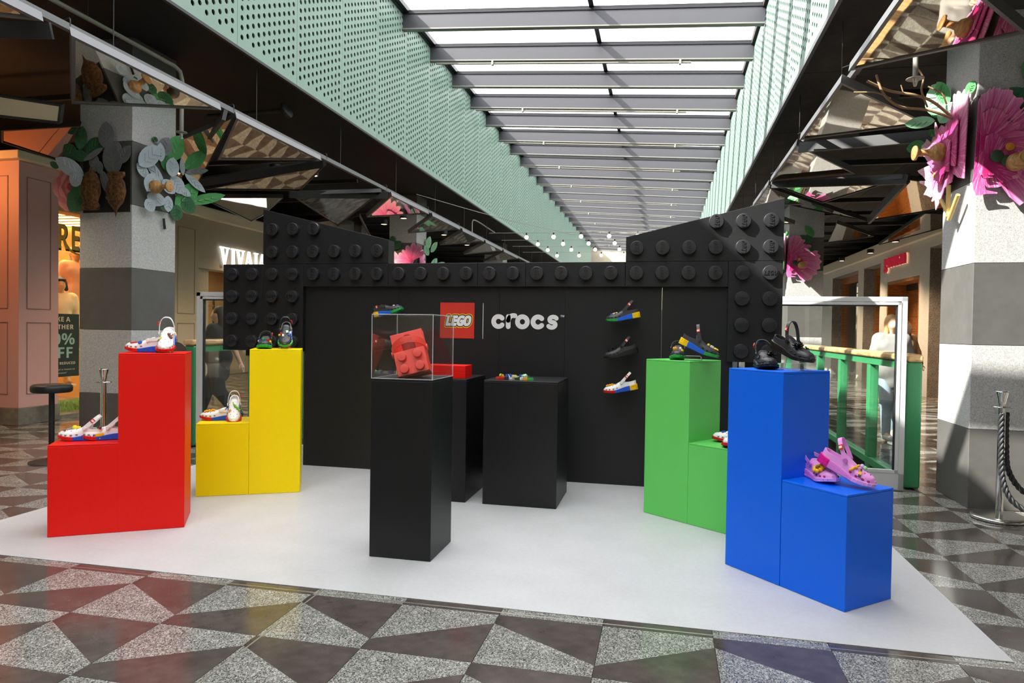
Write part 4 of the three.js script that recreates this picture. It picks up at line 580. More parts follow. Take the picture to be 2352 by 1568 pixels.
const charmGeo = {
  brick: (c) => mg([B1(0, 0, 0, 0.024, 0.011, 0.014, c), ...[-0.006, 0.006].map((x) => colored(cyl(0.004, 0.004, 0.003, x, 0.011, 0, 8), c))]),
  bigbrick: (c) => mg([B1(0, 0, 0, 0.026, 0.014, 0.024, c), ...[-0.006, 0.006].flatMap((x) => [-0.006, 0.006].map((z) => colored(cyl(0.0042, 0.0042, 0.004, x, 0.014, z, 8), c)))]),
  flower: (c) => mg([...Array.from({ length: 7 }, (_, i) => S1(0.017 * cos(i * 0.9), 0.008, 0.017 * sin(i * 0.9), 0.0095, c)), S1(0, 0.013, 0, 0.009, '#7a4a18')]),
  lizard: (c) => mg([K1([-0.03, 0.006, 0], [0.018, 0.006, 0.004], 0.006, c), S1(0.024, 0.008, 0.005, 0.008, c), K1([-0.018, 0.005, -0.01], [-0.016, 0.005, 0.012], 0.003, c), K1([0.006, 0.005, -0.01], [0.008, 0.005, 0.015], 0.003, c), K1([-0.045, 0.006, -0.008], [-0.03, 0.006, 0], 0.003, c)]),
  helmet: (c) => mg([S1(0, 0.01, 0, 0.014, c), K1([0.012, 0.008, 0], [0.04, 0.006, 0], 0.005, '#8b8b90'), K1([-0.03, 0.006, 0], [-0.012, 0.008, 0], 0.006, c)]),
  figure: (c) => mg([B1(0, 0, 0, 0.018, 0.012, 0.022, c), S1(0, 0.01, -0.018, 0.0085, '#e8b64a'), S1(0, 0.013, -0.021, 0.008, '#5a3a22'), B1(0, 0, 0.018, 0.016, 0.01, 0.014, '#2a2426')]),
  boat: () => mg([K1([-0.018, 0.006, 0], [0.018, 0.006, 0], 0.007, '#7a3522'), K1([0.006, 0.006, 0], [0.012, 0.03, -0.006], 0.0018, '#5a4a44'), K1([-0.008, 0.006, 0], [-0.004, 0.024, -0.003], 0.0018, '#32302e')]),
  star: (c) => mg([0, 1.05, 2.1].map((a) => B1(0, 0, 0, 0.032, 0.007, 0.009, c, a))),
  dots: () => mg([S1(-0.008, 0.008, 0, 0.0095, '#c9b6e6'), S1(0.008, 0.009, 0.004, 0.009, '#7ccf86'), S1(0.002, 0.008, -0.011, 0.009, '#b79ad6')]),
  urchin: (c) => { seed = 31; return mg(Array.from({ length: 46 }, () => { const a = rr(0, 6.28), e = rr(0.15, 1.5); const d = [cos(a) * cos(e), sin(e), sin(a) * cos(e)], r = rr(0.022, 0.03); return K1(d.map((v) => v * 0.006), d.map((v) => v * r), 0.0024, c); })); },
  posy: (c) => mg(Array.from({ length: 6 }, (_, i) => K1([0, 0.004, 0], [0.013 * cos(i * 1.05), 0.008, 0.013 * sin(i * 1.05)], 0.004, c))),
  garland: (c) => mg(Array.from({ length: 7 }, (_, i) => S1(-0.033 + i * 0.011, 0.008 + 0.004 * (i % 2), 0.003 * sin(i * 2), 0.009, c))),
};
const charmCache = {};
// charms: [kind, colour, t, angle (0 = left side, PI = right side), turn]
function clog(name, label, o, group) {
  const g = thing(name, label, 'shoe', o.pos, 0, group); g.rotation.order = 'YZX'; g.rotation.set(o.roll ?? 0, o.yaw, o.pitch ?? 0);
  const u = std(o.upper, 0.42), mk = (c, r = 0.35) => std(c, r);
  part(g, 'upper', G.upper, u); part(g, 'collar', G.collar, u);
  part(g, 'toe_sole', G.toe, mk(o.toe)); part(g, 'middle_sole', G.mid, mk(o.mid)); part(g, 'heel_sole', G.heel, mk(o.heelC));
  part(g, 'painted_vent_hole', mg([G.side.clone(), G.top.clone()]), mk(o.hole, 0.7));  // dark beads, their colour stands for the shade inside the holes
  const al = o.strap ?? 0.35; part(g, 'strap', G.strap(al), u); for (const r of G.rivet) part(g, 'rivet', r, mk(o.rivet ?? o.upper));
  const tg = part(g, 'tag', G.tag, M.vc); const p = G.tagAt(al, o.side ?? 1); tg.position.set(...p); tg.rotation.order = 'YZX'; tg.rotation.y = (o.side ?? 1) > 0 ? -0.5 : PI + 0.5; tg.rotation.z = (o.side ?? 1) > 0 ? -al : al;
  for (const [kind, c, t, a, turn, k] of o.charms) { const key = kind + c, ge = charmCache[key] ??= charmGeo[kind](c), m = part(g, 'charm', ge, M.vc); const q = surf(t, a), e = 0.01, n = V3(...surf(t, a + e)).sub(V3(...surf(t, a - e))).cross(V3(...surf(t + e, a)).sub(V3(...surf(t - e, a)))).normalize(); if (n.y < 0) n.negate(); m.position.set(...q); m.quaternion.setFromUnitVectors(V3(0, 1, 0), n).multiply(new THREE.Quaternion().setFromAxisAngle(V3(0, 1, 0), turn ?? 0)); m.scale.setScalar(k ?? 1); }
  return g;
}
const WH = { upper: '#f1efee', toe: '#c9140f', mid: '#1a53c4', heelC: '#f0b81a', hole: '#8f8a88' }, BK = { upper: '#3a3a3e', toe: '#239a41', mid: '#1463d6', heelC: '#efc412', hole: '#0c0c0e' }, BB = { upper: '#313135', toe: '#141417', mid: '#141417', heelC: '#141417', hole: '#0c0c0e', rivet: '#1a1a1c' }, PK = { upper: '#e79be0', toe: '#e7a6ea', mid: '#e487d6', heelC: '#d9158f', hole: '#a3136b', rivet: '#c469c4' };
const T = (y, x, z) => [x, y + 0.001, z], H = PI / 2;
const riser = (label, x, y, z, h, w = 0.09, d = 0.07, turn = 0) => { const r = thing('riser', label, 'riser', [x, y + 0.0008, z], turn); part(r, 'block', bx(-w / 2, w / 2, 0, h, -d / 2, d / 2, 0.002), M.acrylicSolid); return r; };
const MC = ['brick', 'bigbrick'];
// red
clog('clog', 'white clog with a yellow charm, left of the pair on the low red plinth', { ...WH, pos: T(0.612, -3.90, -3.95), yaw: 3.6, strap: 0.75, side: -1, charms: [['helmet', '#f0d817', 0.74, 1.3, 0.2, 1.15], ['figure', '#8a8a90', 0.88, 1.9, 0.6, 0.7]] }, 'clogs on the red plinths');
clog('clog', 'white clog with a dark figure charm, right of the pair on the low red plinth', { ...WH, pos: T(0.612, -3.785, -4.02), yaw: 3.75, strap: 0.75, side: 1, charms: [['figure', '#26221f', 0.66, 1.9, 0.4, 1.25], ['lizard', '#8ed04a', 0.76, 0.9, 0.5, 0.9]] }, 'clogs on the red plinths');
clog('clog', 'white clog lying flat in profile on the tall red plinth', { ...WH, pos: T(1.219, -3.565, -4.16), yaw: PI + 0.28, strap: 0.1, side: 1, charms: [['star', '#2a55b8', 0.66, 2.3, 0.4, 0.9], ['lizard', '#cf2a22', 0.8, 2.2, 0.2, 0.7]] }, 'clogs on the red plinths');
clog('clog', 'white clog propped on its heel with a boat charm on the tall red plinth', { ...WH, pos: T(1.265, -3.455, -4.22), yaw: -1.05, pitch: -0.4, strap: 1.35, side: 1, charms: [['boat', 'x', 0.63, 1.9, 0.6, 1.3], ['star', '#efd024', 0.66, 0.95, 0.3, 0.9], ['posy', '#4e9a3c', 0.68, 0.7, 0, 0.7]] }, 'clogs on the red plinths');
riser('clear acrylic block under the propped white clog on the tall red plinth', -3.415, 1.219, -4.15, 0.025, 0.09, 0.09, 0.5);
// yellow
clog('clog', 'white clog with orange blooms, left of the pair on the low yellow plinth', { ...WH, pos: T(0.606, -3.705, -5.155), yaw: PI + 0.4, strap: -0.15, side: -1, charms: [['garland', '#eda61a', 0.78, 1.75, 0.1, 1.1], ['posy', '#e9dfa8', 0.66, 1.1, 0, 0.7]] }, 'clogs on the yellow plinths');
clog('clog', 'white clog facing forward with a green lizard charm on the low yellow plinth', { ...WH, pos: T(0.66, -3.59, -5.2), yaw: -1.0, pitch: -0.62, strap: 0.7, side: -1, charms: [['lizard', '#7cc53e', 0.62, 1.9, 0.9, 1.25], ['flower', '#d8b64a', 0.7, 1.15, 0, 0.5], ['posy', '#e8c9a8', 0.66, 0.5, 0, 0.8]] }, 'clogs on the yellow plinths');
clog('clog', 'black clog with brick charms, lower left of the pair on the tall yellow plinth', { ...BK, pos: T(1.22, -3.37, -5.31), yaw: -1.1, strap: 0.5, side: -1, charms: [['brick', '#e8c22a', 0.72, 2.5, 0.6], ['brick', '#c9302a', 0.72, 1.95, 0.8], ['bigbrick', '#3da35a', 0.68, 1.5, 0.2], ['brick', '#2c57b4', 0.76, 1.0, 0.1], ['brick', '#e9e7e2', 0.7, 0.8, -0.4]] }, 'clogs on the yellow plinths');
clog('clog', 'black clog raised and tipped forward on the tall yellow plinth', { ...BK, pos: T(1.305, -3.225, -5.4), yaw: -1.1, pitch: -0.6, strap: 1.35, side: -1, charms: [['brick', '#e9e7e2', 0.6, 2.3, 0.2], ['bigbrick', '#dcefe0', 0.62, 1.7, 0.1, 0.9], ['brick', '#2c57b4', 0.7, 2.0, -0.4], ['brick', '#c9302a', 0.66, 1.1, 0.5], ['brick', '#e8c22a', 0.64, 0.6, 0.9, 1.1], ['brick', '#e9e7e2', 0.74, 1.4, 0]] }, 'clogs on the yellow plinths');
riser('clear acrylic block under the raised black clog on the tall yellow plinth', -3.2, 1.22, -5.34, 0.03, 0.08, 0.07, 0.2);
// green
clog('clog', 'black clog seen from its green toe, left of the pair on the tall green plinth', { ...BK, pos: T(1.205, 0.109, -5.46), yaw: -1.6, strap: 0.4, side: -1, charms: [['bigbrick', '#f0b032', 0.68, 1.35, 0.2, 1.15], ['brick', '#e7c63a', 0.78, 2.1, 0.6], ['brick', '#e9e7e2', 0.64, 1.8, 0.3], ['brick', '#c9302a', 0.7, 2.2, 0.4, 0.7]] }, 'clogs on the green plinths');
clog('clog', 'black clog with blue and yellow sole sloping down on the tall green plinth', { ...BK, pos: T(1.272, 0.25, -5.29), yaw: -0.1, pitch: -0.42, strap: 1.0, side: 1, charms: [['brick', '#efd42a', 0.72, 1.7, 1.2, 1.1], ['bigbrick', '#efe7e4', 0.8, 1.6, 0.2, 0.9], ['brick', '#c9302a', 0.8, 2.15, 0.2, 1], ['flower', '#efd42a', 0.9, 1.5, 0, 0.75]] }, 'clogs on the green plinths');
riser('clear acrylic block under the sloping black clog on the tall green plinth', 0.22, 1.205, -5.31, 0.035, 0.12, 0.07, -0.2);
clog('clog', 'white clog in profile with a blue charm on the low green plinth', { ...WH, pos: T(0.605, 0.52, -5.32), yaw: PI + 0.2, strap: 0.6, side: -1, charms: [['star', '#2c57b4', 0.78, 1.6, 0.2, 1.1]] }, 'clogs on the green plinths');
clog('clog', 'white clog with a yellow flower charm half hidden by the tall blue plinth', { ...WH, pos: T(0.605, 0.51, -5.13), yaw: -2.0, strap: 0.5, side: 1, charms: [['flower', '#e8c62c', 0.72, 1.6, 0, 1.2]] }, 'clogs on the green plinths');
// blue
clog('clog', 'glossy black clog lying flat, left of the pair on the tall blue plinth', { ...BB, pos: T(1.205, 0.6, -4.35), yaw: -1.5, strap: 0.75, side: 1, charms: [['urchin', '#101014', 0.66, 1.9, 0, 1.25], ['posy', '#1a1a1e', 0.66, 0.8, 0, 1]] }, 'clogs on the blue plinths');
clog('clog', 'black clog propped up with spiky flower charms on the tall blue plinth', { ...BB, pos: T(1.285, 0.735, -4.29), yaw: -0.85, pitch: -0.35, strap: 1.15, side: 1, charms: [['urchin', '#0e0e12', 0.68, 1.15, 0, 1.25], ['posy', '#141418', 0.6, 2.2, 0, 1.2], ['posy', '#3a3a40', 0.74, 2.1, 0.5, 1.1]] }, 'clogs on the blue plinths');
riser('clear acrylic block under the propped black clog on the tall blue plinth', 0.745, 1.205, -4.28, 0.04, 0.12, 0.07, -0.6);
clog('clog', 'pink clog with a yellow flower charm, left of the pair on the low blue plinth', { ...PK, pos: T(0.603, 0.87, -4.1), yaw: -1.3, strap: 0.35, side: -1, charms: [['flower', '#eeb41a', 0.74, 0.95, 0, 1.35], ['lizard', '#8fd08a', 0.66, 1.75, 0.4, 0.75], ['posy', '#f0e0c0', 0.66, 2.5, 0, 0.7]] }, 'clogs on the blue plinths');
clog('clog', 'pink clog sloping down with its red tag showing on the low blue plinth', { ...PK, pos: T(0.662, 0.965, -3.97), yaw: -0.5, pitch: -0.42, strap: 0.8, side: 1, charms: [['dots', 'x', 0.74, 1.9, 0, 1.2], ['garland', '#eeb41a', 0.66, 0.9, 1.2, 0.8], ['figure', '#eeb41a', 0.76, 0.7, 0.3, 0.8]] }, 'clogs on the blue plinths');
// on the wall
const onWall = (label, o) => clog('clog', label, { strap: 0.65, ...o, charms: o.charms }, 'clogs mounted on the black wall');
const mount = (x, y, label) => one('wall_peg', label, 'wall bracket', bar([x, y, -6.319], [x, y, -6.24], 0.012, 8), M.frameDark, 'pegs behind the wall clogs');
const blkC = [['brick', '#2c57b4', 0.84, 1.9, 0.2], ['brick', '#c9302a', 0.76, 1.7, 0.6, 0.8], ['bigbrick', '#efd42a', 0.72, 2.1, 0.3, 0.8], ['brick', '#e9e7e2', 0.78, 1.3, 0.2, 0.8]];
onWall('grey black clog with green blue and yellow sole, top right on the black wall', { ...BK, pos: [-0.355, 1.515, -6.2], yaw: PI, pitch: -0.2, side: -1, charms: blkC.map(([a, b, c, d, e, f]) => [a, b, c, PI - d, e, f]) });
onWall('all black clog with spiky charms, middle right on the black wall', { ...BB, pos: [-0.365, 1.19, -6.2], yaw: PI, pitch: -0.26, side: -1, charms: [['urchin', '#0c0c10', 0.72, 1.3, 0, 1.1], ['urchin', '#0c0c10', 0.86, 1.5, 0, 0.8]] });
onWall('white clog with red blue and yellow sole, bottom right on the black wall', { ...WH, pos: [-0.365, 0.872, -6.2], yaw: PI, pitch: -0.2, side: -1, charms: [['garland', '#eda61a', 0.82, 1.7, 0.1, 0.9], ['brick', '#2c57b4', 0.82, 1.1, 0.2, 1], ['posy', '#e8c98a', 0.7, 1.0, 0, 0.6]] });
onWall('black clog with multicoloured sole above the display case on the black wall', { ...BK, pos: [-2.6, 1.545, -6.2], yaw: 0, pitch: 0.2, strap: 0.05, side: 1, charms: blkC });
onWall('all black clog seen through the display case on the black wall', { ...BB, pos: [-2.6, 1.215, -6.2], yaw: 0, pitch: 0.2, strap: 0.05, side: 1, charms: [['urchin', '#0c0c10', 0.72, 1.8, 0, 1.1], ['urchin', '#0c0c10', 0.86, 1.6, 0, 0.8]] });
[[-0.355, 1.55, 'top right'], [-0.365, 1.225, 'middle right'], [-0.365, 0.907, 'bottom right'], [-2.6, 1.575, 'upper left'], [-2.6, 1.245, 'lower left']].forEach(([x, y, s]) => mount(x, y, `small dark peg behind the ${s} wall clog`));

// ---------- printed flower and leaf boards on the columns ----------
// leaf rows: base u, base v, tip u, tip v, width, tone (u along the face, v height)
const LF = [[-0.275, 3.291, -0.284, 3.571, 0.162, 'T'], [-0.167, 3.004, -0.212, 3.355, 0.194, 'T'], [-0.099, 3.223, -0.14, 3.359, 0.068, 'T'], [-0.537, 3.004, -0.884, 3.197, 0.135, 'S'], [-0.546, 2.929, -0.695, 3.012, 0.135, 'S'], [-0.415, 3.05, -0.455, 3.261, 0.099, 'T'], [-0.356, 3.027, -0.356, 3.155, 0.072, 'T'], [-0.094, 3.125, 0.027, 3.299, 0.108, 'T'], [-0.311, 3.057, -0.212, 2.801, 0.081, 'T'], [-0.609, 3.291, -0.573, 3.533, 0.126, 'D'], [-0.564, 3.254, -0.365, 3.397, 0.153, 'D'], [-0.69, 3.193, -0.835, 3.359, 0.135, 'D'], [-0.645, 3.171, -0.609, 3.291, 0.181, 'D'], [-0.537, 2.899, -0.735, 2.642, 0.217, 'D'], [-0.884, 3.106, -0.988, 3.171, 0.054, 'D'], [-0.528, 3.035, -0.735, 2.899, 0.144, 'D'], [-0.284, 2.748, -0.266, 2.785, 0.054, 'G'], [-0.546, 3.171, -0.311, 3.291, 0.054, 'T'], [-0.627, 2.642, -0.537, 2.861, 0.181, 'D']];
const LR = [[0.042, 3.121, 0.271, 3.37, 0.153, 'S'], [0.162, 3.016, 0.037, 3.142, 0.087, 'S'], [0.36, 3.309, 0.433, 3.517, 0.131, 'T'], [0.329, 3.231, 0.318, 3.432, 0.083, 'S'], [0.485, 3.098, 0.506, 3.311, 0.131, 'S'], [0.412, 3.004, 0.183, 3.244, 0.087, 'S'], [0.516, 3.113, 0.675, 2.951, 0.14, 'S'], [0.7, 3.163, 0.681, 3.352, 0.052, 'S'], [0.713, 3.19, 0.984, 3.028, 0.079, 'S'], [0.713, 3.198, 1.012, 3.289, 0.061, 'T'], [0.637, 3.014, 0.805, 2.949, 0.079, 'S'], [0.297, 2.888, 0.277, 2.736, 0.175, 'S'], [0.12, 2.779, 0.204, 2.662, 0.105, 'S'], [0.443, 2.875, 0.443, 2.7, 0.096, 'S'], [0.214, 3.073, 0.131, 2.872, 0.122, 'S'], [0.318, 3.08, 0.235, 2.938, 0.122, 'S'], [0.381, 3.045, 0.527, 2.922, 0.114, 'S'], [0.527, 3.3, 0.656, 3.596, 0.166, 'G'], [0.752, 3.254, 1.034, 3.508, 0.131, 'G'], [0.6, 3.162, 0.412, 3.353, 0.166, 'G'], [0.845, 2.872, 1.359, 3.051, 0.096, 'G'], [0.624, 2.777, 0.92, 3.099, 0.166, 'G'], [0.637, 2.811, 0.624, 2.63, 0.131, 'D'], [0.7, 2.901, 0.872, 2.767, 0.148, 'D'], [0.381, 2.84, 0.381, 2.706, 0.079, 'D'], [0.297, 3.45, 0.318, 3.503, 0.052, 'D']];
const RL = [[0.509, 3.405, 0.637, 3.68, 0.208, 'P'], [0.469, 3.476, 0.587, 3.694, 0.097, 'G'], [0.646, 3.409, 0.735, 3.568, 0.083, 'G'], [0.509, 3.315, 0.391, 3.457, 0.139, 'P'], [0.587, 3.36, 0.902, 3.421, 0.083, 'P'], [1.039, 3.262, 1.246, 3.275, 0.097, 'G'], [0.096, 3.428, 0.027, 3.512, 0.076, 'G'], [0.745, 3.321, 0.784, 3.274, 0.083, 'G']];
const RF = [[0.369, 3.22, 0.225, 3.415, 0.135, 'D'], [0.396, 3.254, 0.324, 3.424, 0.135, 'D'], [0.459, 3.39, 0.306, 3.603, 0.108, 'G'], [0.423, 3.117, 0.261, 3.186, 0.099, 'D'], [0.477, 3.134, 0.351, 3.109, 0.072, 'D']];
// outlines of the pink boards on the two column faces
const BL = [[0.03, 3.44], [0.1, 3.4], [0.12, 3.48], [0.16, 3.46], [0.19, 3.46], [0.21, 3.49], [0.25, 3.51], [0.28, 3.48], [0.32, 3.51], [0.35, 3.5], [0.35, 3.45], [0.39, 3.39], [0.41, 3.32], [0.47, 3.32], [0.51, 3.28], [0.59, 3.32], [0.67, 3.3], [0.74, 3.39], [0.75, 3.32], [0.78, 3.27], [0.82, 3.22], [0.94, 3.29], [0.96, 3.27], [1.02, 3.26], [1.06, 3.26], [1.07, 3.24], [1.13, 3.23], [1.12, 3.21], [1.18, 3.21], [1.08, 3.16], [1.02, 3.15], [0.98, 3.13], [0.94, 3.1], [0.84, 3.02], [0.98, 3.03], [1.16, 3.04], [1.12, 3.01], [1.02, 2.96], [0.92, 2.89], [1.11, 2.93], [1.08, 2.9], [0.94, 2.85], [0.89, 2.82], [0.98, 2.77], [0.9, 2.75], [0.8, 2.71], [0.74, 2.71], [0.78, 2.67], [0.74, 2.66], [0.7, 2.67], [0.69, 2.64], [0.67, 2.57], [0.59, 2.62], [0.51, 2.69], [0.49, 2.73], [0.39, 2.75], [0.33, 2.75], [0.3, 2.82], [0.19, 2.76], [0.08, 2.73]];
const BF = [[-0.02, 3.32], [-0.0, 3.37], [0.04, 3.39], [0.06, 3.42], [0.07, 3.4], [0.09, 3.43], [0.1, 3.41], [0.13, 3.42], [0.14, 3.4], [0.19, 3.4], [0.22, 3.39], [0.22, 3.36], [0.25, 3.33], [0.29, 3.33], [0.3, 3.3], [0.27, 3.25], [0.28, 3.23], [0.33, 3.28], [0.31, 3.25], [0.27, 3.19], [0.31, 3.23], [0.36, 3.23], [0.4, 3.22], [0.42, 3.2], [0.41, 3.15], [0.35, 3.11], [0.46, 3.11], [0.55, 3.1], [0.53, 3.05], [0.6, 3.0], [0.57, 2.94], [0.63, 2.88], [0.58, 2.83], [0.6, 2.74], [0.53, 2.71], [0.54, 2.62], [0.46, 2.6], [0.43, 2.52], [0.4, 2.5], [0.33, 2.5], [0.29, 2.47], [0.22, 2.54], [0.16, 2.63], [0.13, 2.62], [0.06, 2.62], [0.03, 2.65], [0.05, 2.6], [0.13, 2.58], [0.13, 2.57], [0.06, 2.57], [-0.02, 2.56], [-0.04, 2.61], [-0.05, 2.67], [-0.04, 2.75]];
const LC = { T: ['#6d7075', '#7a7d80'], S: ['#a7b1bb', '#bcc5cb'], D: ['#2f5f3d', '#41734a'], G: ['#4a9456', '#6fa968'], P: ['#7fae8c', '#97c09c'] };
function leafGeo(l, w, tone) {
  const [c, v] = LC[tone], s = new THREE.Shape(), W = w / 2; s.moveTo(0, 0); s.bezierCurveTo(W * 1.2, l * 0.12, W * 1.6, l * 0.72, 0, l); s.bezierCurveTo(-W * 1.6, l * 0.72, -W * 1.2, l * 0.12, 0, 0);
  const g = [colored(ext(s, 0.005, { curveSegments: 8 }), c)];
  const rib = (a, b, r) => colored(ext(shapeOf([[a[0] - r, a[1]], [a[0] + r, a[1]], [b[0], b[1]]]), 0.0062), v); g.push(rib([0, 0.02 * l], [0, l * 0.95], l * 0.012));
  for (const k of [0.25, 0.42, 0.6]) for (const q of [-1, 1]) g.push(rib([0, l * k], [q * W * 0.62, l * (k + 0.16)], l * 0.006));
  const m = mg(g), p = m.attributes.position; for (let i = 0; i < p.count; i++) { const y = p.getY(i) / l, x = p.getX(i); p.setZ(i, p.getZ(i) + 0.1 * w * sin(y * PI) - 0.35 * x * x / Math.max(w, 0.05)); } m.computeVertexNormals(); return m;
}
// maps (u, v, out) on a column face to world axes of a group
function leaves(g, rows, ax, out0) {
  rows.forEach(([u0, v0, u1, v1, w, tone], i) => { const l = Math.hypot(u1 - u0, v1 - v0) * 1.06, m = part(g, 'leaf', leafGeo(l, w * 1.22, tone), M.vcMatte); const a = Math.atan2(-(u1 - u0), v1 - v0);
    const d = out0 + ('DG'.includes(tone) ? 0.015 : 0.045) + (i % 5) * 0.011;
    if (ax === 'z') { m.position.set(u0, v0, d); m.rotation.z = a; } else { m.rotation.order = 'YZX'; m.rotation.y = ax === 'x' ? PI / 2 - 0.25 : -PI / 2 + 0.5; m.rotation.z = ax === 'x' ? a : -a; m.position.set(ax === 'x' ? d : -d, v0, -u0); } });
}
const pegGeo = lathe([[0, 0], [0.05, 0], [0.058, 0.02], [0.057, 0.05], [0.04, 0.075], [0.024, 0.085], [0.021, 0.11], [0.022, 0.15], [0.03, 0.162], [0.047, 0.165], [0.048, 0.175], [0.044, 0.182], [0, 0.182]], 28);
function streaked(c0, c1, c2, s) { return canvasTex(512, 512, (c, W) => { const g = c.createRadialGradient(W / 2, W / 2, 10, W / 2, W / 2, W / 2); g.addColorStop(0, c0); g.addColorStop(0.45, c1); g.addColorStop(0.85, c2); c.fillStyle = g; c.fillRect(0, 0, W, W); seed = s; for (let i = 0; i < 900; i++) { const a = rr(0, 6.283), r0 = rr(20, 130), r1 = r0 + rr(50, 150); c.strokeStyle = ['rgba(255,225,235,.35)', 'rgba(190,20,100,.28)', 'rgba(240,120,170,.35)', 'rgba(120,0,80,.16)'][i % 4]; c.lineWidth = rr(0.6, 2.6); c.beginPath(); c.moveTo(W / 2 + r0 * cos(a), W / 2 + r0 * sin(a)); c.quadraticCurveTo(W / 2 + (r0 + r1) / 2 * cos(a + 0.05), W / 2 + (r0 + r1) / 2 * sin(a + 0.05), W / 2 + r1 * cos(a + rr(-0.05, 0.1)), W / 2 + r1 * sin(a)); c.stroke(); } }); }
const pinkA = std('#ffffff', 0.6, { map: streaked('#b81d68', '#e07aae', '#f4c3d8', 4) }), pinkB = std('#ffffff', 0.6, { map: streaked('#aa125f', '#cf5498', '#eaa9d0', 8) });
// board cut like a many fingered bloom between two angles
function bloom(R, a0, a1, lobes, s, inner = 0) {
  seed = s; const pts = []; if (inner) pts.push([inner * cos(a0), inner * sin(a0)]); else pts.push([0, 0]);
  for (let i = 0; i < lobes; i++) { const r = R * rr(0.82, 1.08), w = (a1 - a0) / lobes, b = a0 + i * w; for (const [k, f] of [[0.02, 0.8], [0.22, 0.9], [0.34, 0.985], [0.4, 0.95], [0.52, 1], [0.6, 0.955], [0.72, 0.965], [0.86, 0.87], [0.98, 0.8]]) pts.push([r * f * cos(b + k * w), r * f * sin(b + k * w)]); }
  const g = ext(shapeOf(pts), 0.008), p = g.attributes.position, uv = g.attributes.uv; for (let i = 0; i < p.count; i++) uv.setXY(i, 0.5 + p.getX(i) / (2.2 * R), 0.5 + p.getY(i) / (2.2 * R)); return g;
}
function leftBoard(pos, label) {
  const b = thing('leaf_board', label, 'wall decoration', pos);
  leaves(b, LF, 'z', 0.004); leaves(b, LR, 'x', 0.004);
  part(b, 'shadow_board', bx(-0.62, -0.02, 2.62, 3.28, 0.001, 0.006), M.frameDark);  // added dark sheet, stands for the shade behind the leaves
  const peg = part(b, 'peg', pegGeo, M.pegWood); peg.rotation.z = -PI / 2; peg.position.set(0.07, 2.927, -0.214); peg.scale.setScalar(1.25);
  seed = 40; for (const [u, v, h, w, flip] of [[-0.401, 2.846, 0.45, 0.125, 0], [-0.085, 2.801, 0.46, 0.125, 1]]) { const pr = flip ? [[0, -h / 2 - 0.03], [0.02, -h * 0.4], [w * 0.75, -h * 0.22], [w, h * 0.02], [w * 0.85, h * 0.24], [w * 0.62, h * 0.32], [w * 0.9, h * 0.4], [w * 0.85, h * 0.47], [0, h * 0.5]] : [[0, -h * 0.5], [w * 0.85, -h * 0.48], [w * 0.92, -h * 0.38], [w * 0.72, -h * 0.3], [w, -h * 0.08], [w * 0.95, h * 0.15], [w * 0.6, h * 0.36], [0.02, h * 0.44], [0.015, h * 0.52], [0, h * 0.53]]; const m = part(b, 'gum_nut', lathe(pr, 20).scale(1, 1, 0.35), M.nut); m.position.set(u, v, 0.13); }
  // half rose beyond the column edge
  const rose = ['#c4767a', '#b96468', '#cc8285', '#ad5357', '#c06c70', '#9d464a']; [0.27, 0.22, 0.175, 0.13, 0.085, 0.045].forEach((R, i) => { seed = 60 + i; const pts = []; for (let k = 0; k <= 40; k++) { const a = PI / 2 + k / 40 * PI, r = R * (0.95 + 0.07 * sin(k * 0.42 + i * 2) + 0.03 * sin(k * 0.9 + i)); pts.push([r * cos(a), r * sin(a)]); } const m = part(b, 'rose_petal', ext(shapeOf(pts), 0.006), std(rose[i], 0.65)); m.position.set(-0.73, 2.9, 0.02 + i * 0.008); });
  part(b, 'stem', bar([0.03, 2.62, -0.44], [0.03, 2.5, -0.46], 0.014, 6), M.frameDark);
  return b;
}
M.nut = std('#7a5530', 0.85, { map: rep(dataTex(256, (u, v) => { const k = 0.35 + 1.0 * n32(u, v) * n128(u, v) + 0.35 * n8(u, v); return [250 * k, 235 * k, 205 * k].map(clampB); }), 1) });
